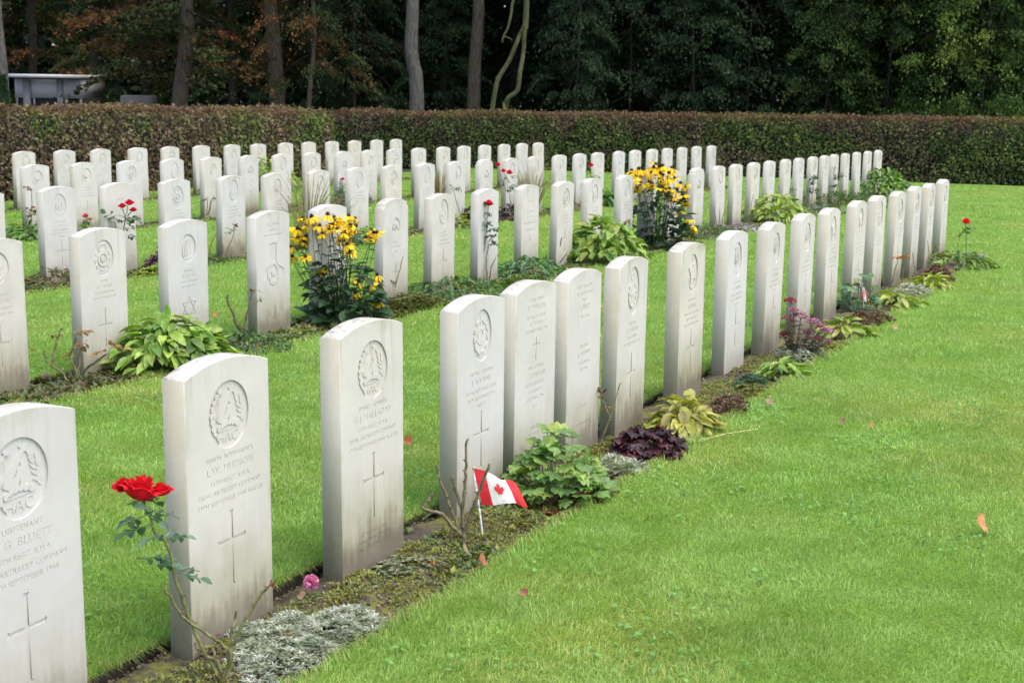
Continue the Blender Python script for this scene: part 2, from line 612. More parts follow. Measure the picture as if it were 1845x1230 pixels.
def grass():
    acc = Acc()
    bands = [(2.3, 5.0, 29000, .028, .0024, 3), (5.0, 8.5, 11500, .029, .0035, 3), (8.5, 14, 2300, .036, .0085, 2), (14, 35, 560, .036, .017, 2)]
    for d0, d1, dens, hh, ww, seg in bands:
        amax = R(32)
        area = amax * (d1 * d1 - d0 * d0)
        k = int(area * dens)
        d = np.sqrt(rng.uniform(d0 * d0, d1 * d1, k)); a = rng.uniform(-amax, amax, k)
        x, y = d * np.sin(a), d * np.cos(a)
        s, n = x * DX + y * DY, x * NX + y * NY
        ok = (~in_bed(x, y, .0)) & (n > -16.35) & (s < 31.3)
        # skip turf that no stone row leaves in sight close behind the first row
        x, y, s, n = x[ok], y[ok], s[ok], n[ok]; k = len(x)
        p1 = fbm(x, y, 1.1, 11); p2 = fbm(x, y, .40, 21); p3 = fbm(x, y, .16, 31); p4 = fbm(x, y, 5.0, 41)
        g = np.array([.28, .44, .105]); yl = np.array([.40, .46, .13]); dk = np.array([.185, .34, .07]); bl = np.array([.24, .42, .15]); st = np.array([.46, .42, .20])
        t = np.clip((p1 - .49) * 3.2 + (p4 - .5) * 1.2 + rng.normal(0, .22, k), 0, 1)[:, None]
        c = g * (1 - t) + yl * t
        t = np.clip((p2 - .55) * 4 + rng.normal(0, .3, k), 0, 1)[:, None] * .6
        c = c * (1 - t) + dk * t
        t = (np.clip((p3 - .6) * 5, 0, 1) * (rng.random(k) < .5))[:, None] * .6
        c = c * (1 - t) + bl * t
        t = ((rng.random(k) < .02 + .10 * np.clip((p1 - .55) * 4, 0, 1)))[:, None] * .8
        c = c * (1 - t) + st * t
        c = c * (1 + .16 * rng.standard_normal((k, 1)))
        h = hh * (0.45 + .8 * rng.random(k)) * (.6 + .8 * p2)
        az = rng.uniform(0, 2 * np.pi, k) * .6 + p3 * 9
        lean = np.abs(rng.normal(.55, .35, k)) + .1
        # edges of the beds: longer tufts hanging over
        edge = np.full(k, 9.0)
        for k_, o_ in offs:
            for nn, sg in ((o_ + BED_BACK, 1), (o_ + BED_FRONT, -1)):
                dd = np.where(s < BED_S[k_][1], np.abs(n - nn), 9)
                m = (dd < .035) & (dd < edge)
                edge = np.minimum(edge, dd)
                hx = math.atan2(NY * sg, NX * sg)
                az = np.where(m & (rng.random(k) < .75), hx + rng.normal(0, .7, k), az)
                h = np.where(m, h * rng.uniform(.8, 1.7, k), h)
        fx, fy = np.cos(az), np.sin(az)
        ta = rng.uniform(0, np.pi, k)
        wv = np.stack([np.cos(ta), np.sin(ta), np.zeros(k)], -1) * (ww * (.6 + .8 * rng.random(k)))[:, None] * .5
        P = np.stack([x, y, gz(x, y) - .003], -1)
        up = np.array([0, 0, 1.0])
        L = np.stack([fx, fy, np.zeros(k)], -1)
        cl, sl = np.cos(np.minimum(lean, 1.35)), np.sin(np.minimum(lean, 1.35))
        if seg == 3:
            m1 = P + (up * (cl * .62)[:, None] + L * (sl * .35)[:, None]) * h[:, None]
            tip = P + (up * (cl * .95 - .08)[:, None] + L * sl[:, None]) * h[:, None]
            v = np.stack([P - wv, P + wv, m1 + wv * .8, m1 - wv * .8, tip], 1)
            i = (np.arange(k) * 5)[:, None]
            acc.add(v.reshape(-1, 3), (i + np.array([[0, 1, 2, 3]]), i + np.array([[3, 2, 4]])), np.repeat(c, 5, 0))
        else:
            tip = P + (up * cl[:, None] + L * sl[:, None]) * h[:, None]
            v = np.stack([P - wv, P + wv, tip], 1)
            i = (np.arange(k) * 3)[:, None]
            acc.add(v.reshape(-1, 3), (i + np.array([[0, 1, 2]]),), np.repeat(c, 3, 0))
    # ragged fringe hanging over the cut edges of the borders
    for k_, o_ in offs:
        dens = {'A': 750, 'B': 420}.get(k_, 170)
        for nn, sg in ((o_ + BED_BACK, 1), (o_ + BED_FRONT, -1)):
            L_ = BED_S[k_][1] - 1.5
            k = int(L_ * dens)
            s = rng.uniform(1.5, BED_S[k_][1], k)
            clump = vnoise(s, s * 0 + nn * 7, .11, 61) * .7 + vnoise(s, s * 0 + nn, .4, 62) * .5
            n = nn - sg * np.abs(rng.normal(.004, .012, k)) + sg * .004
            x, y = DX * s + NX * n, DY * s + NY * n
            h = rng.uniform(.025, .06, k) * (.45 + clump)
            az = math.atan2(NY * sg, NX * sg) + rng.normal(0, .75, k)
            fx, fy = np.cos(az), np.sin(az)
            lean = rng.uniform(.5, 1.3, k)
            P = np.stack([x, y, gz(x, y) - .004], -1)
            Ld = np.stack([fx, fy, np.zeros(k)], -1)
            ta = rng.uniform(0, np.pi, k)
            wid = {'A': .0030, 'B': .0045}.get(k_, .008)
            wv = np.stack([np.cos(ta), np.sin(ta), np.zeros(k)], -1) * (wid * (.6 + .6 * rng.random(k)))[:, None] * .5
            m1 = P + (UP_ * (np.cos(lean) * .7)[:, None] + Ld * (np.sin(lean) * .45)[:, None]) * h[:, None]
            tip = P + (UP_ * (np.cos(lean) * .7 - .30)[:, None] + Ld * (np.sin(lean) * 1.0)[:, None]) * h[:, None]
            v = np.stack([P - wv, P + wv, m1 + wv * .8, m1 - wv * .8, tip], 1)
            i = (np.arange(k) * 5)[:, None]
            acc.add(v.reshape(-1, 3), (i + np.array([[0, 1, 2, 3]]), i + np.array([[3, 2, 4]])), np.repeat(mixc([(.20, .36, .07), (.14, .28, .055), (.30, .38, .10), (.36, .32, .14)], k, .15), 5, 0))
    # clover and daisy leaves lying in the turf
    k = 15000
    d = np.sqrt(rng.uniform(2.8 ** 2, 8.5 ** 2, k)); a = rng.uniform(-R(26), R(26), k)
    x, y = d * np.sin(a), d * np.cos(a)
    ok = (fbm(x, y, .38, 71) > .60) & ~in_bed(x, y, -.01)
    x, y = x[ok], y[ok]; k = len(x)
    a = rng.uniform(0, 6.28, k)
    l = rng.uniform(.012, .024, k)
    scat(acc, *T_OVAL, np.stack([x, y, gz(x, y) + rng.uniform(.012, .026, k)], -1), np.stack([np.cos(a), np.sin(a), rng.normal(.1, .2, k)], -1), np.stack([rng.normal(0, .3, k), rng.normal(0, .3, k), np.ones(k)], -1), l, l * .7, l,
         mixc([(.11, .27, .05), (.16, .33, .07), (.20, .36, .11)], k, .12))
    tag(acc.obj('grass', M_GRASS), 'short mown green grass', 'grass', kind='stuff')


grass()

# ------------------------------------------------------------------ headstones
SW, SH, SHS, ST = .381, .813, .778, .0762


def outline(notched=False):
    p = [(-SW / 2, -.12), (SW / 2, -.12)]
    if notched:
        hw = SW / 2 - .024
        p += [(SW / 2, .748), (SW / 2 - .006, .752), (hw, .752), (hw, .779)]
    else:
        hw = SW / 2
        p += [(hw, SHS)]
    zt = .779 if notched else SHS
    rise = SH - zt
    rad = (hw * hw + rise * rise) / (2 * rise)
    a0 = math.asin(hw / rad)
    for i in range(1, 20):
        a = a0 * (1 - 2 * i / 20)
        p.append((rad * math.sin(a), SH - rad + rad * math.cos(a)))
    p.append((-hw, zt))
    if notched:
        p += [(-hw, .752), (-SW / 2 + .006, .752), (-SW / 2, .748)]
    return p


def offset_in(p, d):
    """inset an anticlockwise polygon by d"""
    k = len(p); out = []
    for i in range(k):
        a, b, c = Vector(p[i - 1]), Vector(p[i]), Vector(p[(i + 1) % k])
        e1, e2 = (b - a).normalized(), (c - b).normalized()
        n1, n2 = Vector((-e1.y, e1.x)), Vector((-e2.y, e2.x))
        m = (n1 + n2)
        m = m / max(.3, m.length_squared) * 2
        out.append(tuple(b + m * d))
    return out


_glyph = {}


def text_polys(s, size, cx, base, stretch=1.0, thin=-.008):
    """outlines of a line of capitals, centred on cx, standing on height base"""
    key = (s, thin)
    if key not in _glyph:
        cu = bpy.data.curves.new('lettering', 'FONT')
        cu.body = s; cu.align_x = 'CENTER'; cu.size = 1.0; cu.offset = thin
        cu.space_character = 1.08
        ob = bpy.data.objects.new('lettering', cu)
        COL.objects.link(ob)
        dg = bpy.context.evaluated_depsgraph_get()
        cv = ob.to_curve(dg)
        polys = []
        for sp_ in cv.splines:
            bp = sp_.bezier_points; k = len(bp); pts = []
            for i in range(k):
                a, b = bp[i], bp[(i + 1) % k]
                straight = a.handle_right_type == 'VECTOR' or ((a.handle_right - a.co).length < 1e-4 and (b.handle_left - b.co).length < 1e-4)
                q = interpolate_bezier(a.co, a.handle_right, b.handle_left, b.co, 2 if straight else 4)
                pts += [(x.x, x.y) for x in q[:-1]]
            if len(pts) >= 3:
                polys.append(pts)
        ob.to_curve_clear()
        bpy.data.objects.remove(ob)
        _glyph[key] = polys
    sz = size / .70
    return [[(cx + x * sz * stretch, base + y * sz) for x, y in p] for p in _glyph[key]]


def fit_text(s, cap, cx, base, wmax):
    p = text_polys(s, cap, cx, base)
    if not p:
        return []
    xs = [x for q in p for x, _ in q]
    w = max(xs) - min(xs)
    return text_polys(s, cap, cx, base, min(1.0, wmax / w))


def clean_poly(p, eps=2e-5):
    q = []
    for a in p:
        if not q or abs(a[0] - q[-1][0]) + abs(a[1] - q[-1][1]) > eps:
            q.append(a)
    if abs(q[0][0] - q[-1][0]) + abs(q[0][1] - q[-1][1]) < eps:
        q.pop()
    return q


def area2(p):
    return sum(p[i][0] * p[(i + 1) % len(p)][1] - p[(i + 1) % len(p)][0] * p[i][1] for i in range(len(p))) / 2


def parity(px, py, polys):
    r = np.zeros(len(px), bool)
    for p in polys:
        a = np.array(p); b = np.roll(a, -1, 0)
        x0, y0, x1, y1 = a[:, 0], a[:, 1], b[:, 0], b[:, 1]
        cond = (y0[None] > py[:, None]) != (y1[None] > py[:, None])
        dy = np.where(y1 == y0, 1e-12, y1 - y0)
        xi = x0 + (py[:, None] - y0) * (x1 - x0) / dy
        r ^= (np.sum(cond & (px[:, None] < xi), 1) % 2).astype(bool)
    return r


def tri_fill(polys):
    vs, es = [], []
    for p in polys:
        b = len(vs)
        vs += [Vector(q) for q in p]
        es += [(b + i, b + (i + 1) % len(p)) for i in range(len(p))]
    r = delaunay_2d_cdt(vs, es, [], 1, 1e-7)
    v = np.array([(q.x, q.y) for q in r[0]])
    f = np.array([q for q in r[2] if len(q) == 3])
    c = v[f].mean(1)
    return v, f, c


def add_flat(acc, v, f, y):
    """2D triangles as a face looking to -y"""
    if len(f) == 0: return
    a = v[f]
    ar = (a[:, 1, 0] - a[:, 0, 0]) * (a[:, 2, 1] - a[:, 0, 1]) - (a[:, 2, 0] - a[:, 0, 0]) * (a[:, 1, 1] - a[:, 0, 1])
    f = np.where((ar < 0)[:, None], f[:, ::-1], f)
    used, inv = np.unique(f, return_inverse=True)
    vv = v[used]
    acc.add(np.stack([vv[:, 0], np.full(len(vv), y), vv[:, 1]], -1), inv.reshape(-1, 3))


def add_wall(acc, p, y0, y1):
    k = len(p)
    v = [(x, y0, z) for x, z in p] + [(x, y1, z) for x, z in p]
    acc.add(v, np.array([(i, (i + 1) % k, k + (i + 1) % k, k + i) for i in range(k)]))


def relief(acc, polys, ytop, ybot):
    """a raised shape (even-odd outline group) between two depths"""
    polys = [clean_poly(p) for p in polys]
    v, f, c = tri_fill(polys)
    m = parity(c[:, 0], c[:, 1], polys)
    add_flat(acc, v, f[m], ytop)
    for p in polys:
        add_wall(acc, p, ytop, ybot)


def circ(cx, cz, rx, rz=None, k=40, a0=0, a1=2 * math.pi):
    rz = rz or rx
    return [(cx + rx * math.cos(a0 + (a1 - a0) * i / k), cz + rz * math.sin(a0 + (a1 - a0) * i / k)) for i in range(k)]


def band(cx, cz, r0, r1, a0, a1, k=12, sq=1.0):
    o = [(cx + r1 * math.cos(a0 + (a1 - a0) * i / k), cz + sq * r1 * math.sin(a0 + (a1 - a0) * i / k)) for i in range(k + 1)]
    n = [(cx + r0 * math.cos(a0 + (a1 - a0) * i / k), cz + sq * r0 * math.sin(a0 + (a1 - a0) * i / k)) for i in range(k, -1, -1)]
    return o + n


def lens(cx, cz, l, w, a, k=5):
    p = []
    for i in range(2 * k):
        t = i / k
        x, y = (2 * t - 1, 1) if t <= 1 else (3 - 2 * t, -1)
        q = (l / 2 * x, y * w / 2 * (1 - x * x))
        p.append((cx + q[0] * math.cos(a) - q[1] * math.sin(a), cz + q[0] * math.sin(a) + q[1] * math.cos(a)))
    return clean_poly(p)


def bar(x0, z0, x1, z1, w):
    d = Vector((x1 - x0, z1 - z0)).normalized(); n = Vector((-d.y, d.x)) * w / 2
    return [(x0 + n.x, z0 + n.y), (x0 - n.x, z0 - n.y), (x1 - n.x, z1 - n.y), (x1 + n.x, z1 + n.y)]


def stroke(pts, w0, w1=None):
    w1 = w0 if w1 is None else w1
    pts = [Vector((*p, 0)) for p in pts]
    pts = smooth_path(pts, 4)
    l, r = [], []
    for i, p in enumerate(pts):
        d = (pts[min(i + 1, len(pts) - 1)] - pts[max(i - 1, 0)]).normalized()
        w = (w0 + (w1 - w0) * i / (len(pts) - 1)) / 2
        l.append((p.x - d.y * w, p.y + d.x * w)); r.append((p.x + d.y * w, p.y - d.x * w))
    return l + r[::-1]


def star_p(cx, cz, r0, r1, k, a=math.pi / 2):
    return [(cx + (r0 if i % 2 == 0 else r1) * math.cos(a + math.pi * i / k), cz + (r0 if i % 2 == 0 else r1) * math.sin(a + math.pi * i / k)) for i in range(2 * k)]


MAPLE = [(0, -1), (.06, -.45), (.52, -.52), (.42, -.3), (.95, .1), (.8, .2), (.88, .52), (.58, .45), (.5, .58), (.22, .3), (.32, .85), (.15, .75), (0, 1.05)]
MAPLE = MAPLE + [(-x, y) for x, y in MAPLE[-2:0:-1]]


def badge_pieces(kind, cx, cz, r):
    """(outline of the sunk field, raised pieces) for one carved regimental badge"""
    P = []
    if kind == 'hac':
        field = circ(cx, cz, r * .94, r)
        for i in range(9):          # wreath on the left
            a = R(118 + i * 14)
            P.append([lens(cx + r * .76 * math.cos(a), cz + r * .80 * math.sin(a), r * .24, r * .13, a + R(60 + 30 * (i % 2)))])
        for i in range(6):          # rope the crest stands on
            t = (i - 2.5) / 2.5
            P.append([lens(cx + t * r * .42, cz - r * .34 + r * .10 * (1 - t * t), r * .26, r * .15, R(35 - 20 * t))])
        P.append([stroke([(cx - r * .42, cz - r * .18), (cx - r * .2, cz + r * .2), (cx + r * .05, cz + r * .52), (cx + r * .2, cz + r * .72)], r * .26, r * .1)])
        P.append([stroke([(cx - r * .25, cz - r * .2), (cx, cz + r * .05), (cx + r * .05, cz + r * .3)], r * .22, r * .16)])
        P.append([stroke([(cx + r * .1, cz - r * .2), (cx + r * .16, cz + r * .1), (cx + r * .12, cz + r * .4)], r * .15, r * .1)])
        P.append([star_p(cx + r * .2, cz + r * .72, r * .17, r * .08, 5)])
        for i in range(5):          # plume on the right
            P.append([lens(cx + r * (.38 + .06 * i), cz + r * (.52 - .17 * i), r * .32, r * .11, R(-60 + 12 * i))])
            P.append([lens(cx + r * (.60 + .02 * i), cz + r * (.42 - .17 * i), r * .24, r * .09, R(-75 + 8 * i))])
        P.append(text_polys('HAC', r * .32, cx, cz - r * .80, .95, .03))
        P.append([bar(cx - r * .46, cz - r * .45, cx + r * .46, cz - r * .43, r * .04)])
        P.append([stroke([(cx - r * .62, cz + r * .0), (cx - r * .40, cz + r * .15), (cx - r * .36, cz + r * .45)], r * .16, r * .08)])
        P.append([lens(cx - r * .05, cz + r * .38, r * .5, r * .2, R(35))])
        P.append([lens(cx + r * .02, cz + r * .12, r * .4, r * .16, R(-25))])
    elif kind == 'maple':
        field = circ(cx, cz, r)
        P.append([[(cx + x * r * .62, cz + z * r * .66 + r * .05) for x, z in MAPLE]])
        P.append([band(cx, cz, r * .72, r * .84, R(200), R(340))])
    elif kind == 'crown':           # garter and crown with a scroll
        field = circ(cx, cz - r * .05, r * .8, r * .98)
        P.append([circ(cx, cz - r * .1, r * .40), circ(cx, cz - r * .1, r * .28)])
        P.append([star_p(cx, cz - r * .1, r * .22, r * .11, 6)])
        for s in (-1, 1):
            P.append([stroke([(cx, cz + r * .72), (cx + s * r * .28, cz + r * .66), (cx + s * r * .3, cz + r * .42)], r * .10)])
            for i in range(4):
                a = R(-80 + i * 38); P.append([lens(cx + s * r * .58 * math.cos(a), cz - r * .1 + r * .58 * math.sin(a), r * .26, r * .13, (a + math.pi / 2) * 1 if s > 0 else math.pi / 2 - a)])
        P.append([bar(cx - r * .3, cz + r * .36, cx + r * .3, cz + r * .36, r * .12)])
        P.append([stroke([(cx - r * .6, cz - r * .62), (cx, cz - r * .82), (cx + r * .6, cz - r * .62)], r * .17)])
    elif kind == 'anchor':          # laurel round a linked device
        field = circ(cx, cz, r * .78, r)
        for s in (-1, 1):
            for i in range(5):
                a = R(-70 + i * 33); P.append([lens(cx + s * r * .54 * math.cos(a), cz - r * .05 + r * .62 * math.sin(a), r * .34, r * .15, a + math.pi / 2 if s > 0 else math.pi / 2 - a)])
        P.append([circ(cx, cz + r * .05, r * .26, r * .3), circ(cx, cz + r * .05, r * .15, r * .18)])
        P.append([stroke([(cx - r * .35, cz - r * .1), (cx, cz - r * .3), (cx + r * .35, cz - r * .1)], r * .13)])
        P.append([bar(cx, cz + r * .4, cx, cz + r * .82, r * .12)])
        P.append([stroke([(cx - r * .4, cz - r * .6), (cx, cz - r * .78), (cx + r * .4, cz - r * .6)], r * .16)])
    elif kind == 'wreath':          # crowned wreath with an eagle
        field = circ(cx, cz - r * .05, r * .66, r)
        for s in (-1, 1):
            for i in range(5):
                a = R(-75 + i * 30); P.append([lens(cx + s * r * .44 * math.cos(a), cz - r * .2 + r * .50 * math.sin(a), r * .27, r * .13, a + math.pi / 2 if s > 0 else math.pi / 2 - a)])
        P.append([stroke([(cx - r * .38, cz - r * .02), (cx, cz - r * .2), (cx + r * .38, cz - r * .02)], r * .15)])
        P.append([circ(cx, cz + r * .58, r * .22, r * .2), circ(cx, cz + r * .56, r * .1, r * .1)])
        P.append([bar(cx, cz + r * .75, cx, cz + r * .9, r * .08)])
    elif kind == 'feather':
        field = circ(cx, cz, r * .86, r)
        for s, l in ((-.2, .9), (0, 1.0), (.2, .85)):
            P.append([stroke([(cx - r * .25 + s * r, cz - r * .55), (cx - r * .25 + s * r * 1.4, cz), (cx + s * r * 1.6, cz + r * .62 * l), (cx + r * .25 + s * r, cz + r * .66 * l)], r * .16, r * .07)])
        P.append([stroke([(cx - r * .5, cz - r * .62), (cx, cz - r * .75), (cx + r * .5, cz - r * .62)], r * .17)])
    elif kind == 'columns':         # three upright bars and a scroll
        field = circ(cx, cz, r * .72, r)
        for s in (-.36, 0, .36):
            P.append([bar(cx + s * r, cz - r * .2, cx + s * r * .8, cz + r * .62, r * .15)])
            P.append([circ(cx + s * r * .8, cz + r * .68, r * .11)])
        P.append([circ(cx, cz - r * .12, r * .34, r * .2), circ(cx, cz - r * .12, r * .2, r * .1)])
        P.append([stroke([(cx - r * .45, cz - r * .55), (cx, cz - r * .72), (cx + r * .45, cz - r * .55)], r * .18)])
    elif kind == 'cross':           # laurelled cross in a ring
        field = circ(cx, cz, r * .74, r)
        for a in (R(55), R(125)):
            P.append([bar(cx - r * .6 * math.cos(a), cz - r * .75 * math.sin(a), cx + r * .6 * math.cos(a), cz + r * .75 * math.sin(a), r * .16)])
        P[0] = [star_p(cx, cz, r * .7, r * .3, 4, R(60))]
        P.pop()
        P.append([band(cx, cz, r * .56, r * .66, R(190), R(350), 14, 1.25)])
        P.append([circ(cx + r * .02, cz + r * .78, r * .12)])
    elif kind == 'letters':         # two letters in a ring
        field = circ(cx, cz, r * .62, r * .66)
        P.append(text_polys('RN', r * .55, cx, cz - r * .28, .9, .02))
        P.append([circ(cx, cz, r * .60, r * .63), circ(cx, cz, r * .54, r * .57)])
    else:                           # star
        field = circ(cx, cz, r * .8, r * .9)
        P.append([star_p(cx, cz, r * .74, r * .42, 8)])
        P.append([circ(cx, cz - r * .0, r * .9 * .99, r * .9 * .99 * .98)][:0] or [circ(cx, cz, r * .12)])
    return field, P


def latin_cross(cx, z0, z1, zarm, half, w):
    a = w / 2; e = w * .95
    return [(cx - e, z0), (cx + e, z0), (cx + a, z0 + w * .5), (cx + a, zarm - a), (cx + half - w * .5, zarm - a), (cx + half, zarm - e), (cx + half, zarm + e),
            (cx + half - w * .5, zarm + a), (cx + a, zarm + a), (cx + a, z1 - w * .5), (cx + e, z1), (cx - e, z1), (cx - a, z1 - w * .5), (cx - a, zarm + a),
            (cx - half + w * .5, zarm + a), (cx - half, zarm + e), (cx - half, zarm - e), (cx - half + w * .5, zarm - a), (cx - a, zarm - a), (cx - a, z0 + w * .5)]


def make_design(badge=None, br=.097, bz=.651, lines=(), cross=None, extra=(), notched=False, star=False):
    """meshes of one headstone design: dict of slab / regimental_badge / inscription / carved_cross"""
    chamf = .0022
    full = outline(notched)
    ins = offset_in(full, chamf)
    slab = Acc()
    # groups of incised outlines
    ins_polys = []
    for (s, cap, base, wmax) in lines:
        ins_polys += [clean_poly(p) for p in fit_text(s, cap, 0, base, wmax)]
    cross_polys = []
    if cross:
        cross_polys.append(clean_poly(latin_cross(0, *cross)))
    for p in extra:
        cross_polys.append(clean_poly(p))
    field, pieces = (None, [])
    if badge:
        field, pieces = badge_pieces(badge, 0, bz, br)
    groups = [g for g in (ins_polys, cross_polys, [field] if field else []) if g]
    allp = [ins] + [p for g in groups for p in g]
    v, f, c = tri_fill(allp)
    inside = parity(c[:, 0], c[:, 1], [ins])
    plate = parity(c[:, 0], c[:, 1], allp) & inside
    add_flat(slab, v, f[plate], 0)
    dI, dC, dB = .0012, .0038, .0058
    for g, d in ((ins_polys, dI), (cross_polys, dC), ([field] if field else [], dB)):
        for p in g:
            add_wall(slab, p, 0, d)
    # chamfered arris, sides and back
    k = len(full)
    vv = [(x, 0, z) for x, z in ins] + [(x, chamf, z) for x, z in full] + [(x, ST - chamf, z) for x, z in full] + [(x, ST, z) for x, z in ins]
    q = []
    for r_ in range(3):
        q += [(r_ * k + i, (r_ + 1) * k + i, (r_ + 1) * k + (i + 1) % k, r_ * k + (i + 1) % k) for i in range(k)]
    slab.add(vv, np.array(q))
    v2, f2, c2 = tri_fill([ins])
    f2 = f2[parity(c2[:, 0], c2[:, 1], [ins])]
    a = v2[f2]
    ar = (a[:, 1, 0] - a[:, 0, 0]) * (a[:, 2, 1] - a[:, 0, 1]) - (a[:, 2, 0] - a[:, 0, 0]) * (a[:, 1, 1] - a[:, 0, 1])
    f2 = np.where((ar > 0)[:, None], f2[:, ::-1], f2)
    slab.add(np.stack([v2[:, 0], np.full(len(v2), ST), v2[:, 1]], -1), f2)
    out = {'slab': slab.mesh('slab', M_STONE, False)}
    if ins_polys:
        a_ = Acc(); add_flat(a_, v, f[parity(c[:, 0], c[:, 1], ins_polys)], dI)
        out['inscription'] = a_.mesh('inscription', M_STONE, False)
    if cross_polys:
        a_ = Acc(); add_flat(a_, v, f[parity(c[:, 0], c[:, 1], cross_polys)], dC)
        out['carved_star' if star else 'carved_cross'] = a_.mesh('carved_star' if star else 'carved_cross', M_STONE, False)
    if field:
        a_ = Acc(); add_flat(a_, v, f[parity(c[:, 0], c[:, 1], [field])], dB)
        for i, pc in enumerate(pieces):
            relief(a_, pc, .0008 + .0040 * i / max(1, len(pieces)), dB)
        out['regimental_badge'] = a_.mesh('regimental_badge', M_STONE, False)
    return out


CR = (.152, .373, .286, .062, .011)
CR2 = (.14, .36, .265, .055, .010)


def std_lines(a, b, c, d, e, z=0.0):
    return [(a, .0145, .528 + z, .26), (b, .0215, .492 + z, .27), (c, .0145, .459 + z, .24), (d, .0145, .430 + z, .32), (e, .0145, .401 + z, .34)]


HEX = []
for q_ in range(2):      # star of two triangles as thin grooves
    pts_ = [(0 + .075 * math.cos(R(90 + 180 * q_ + 120 * i)), .27 + .075 * math.sin(R(90 + 180 * q_ + 120 * i))) for i in range(3)]
    HEX.append(pts_)


def groove_tri(p, w):
    c = (sum(x for x, _ in p) / 3, sum(z for _, z in p) / 3)
    k = 1 - w / .0375
    return p, [(c[0] + (x - c[0]) * k, c[1] + (z - c[1]) * k) for x, z in p]


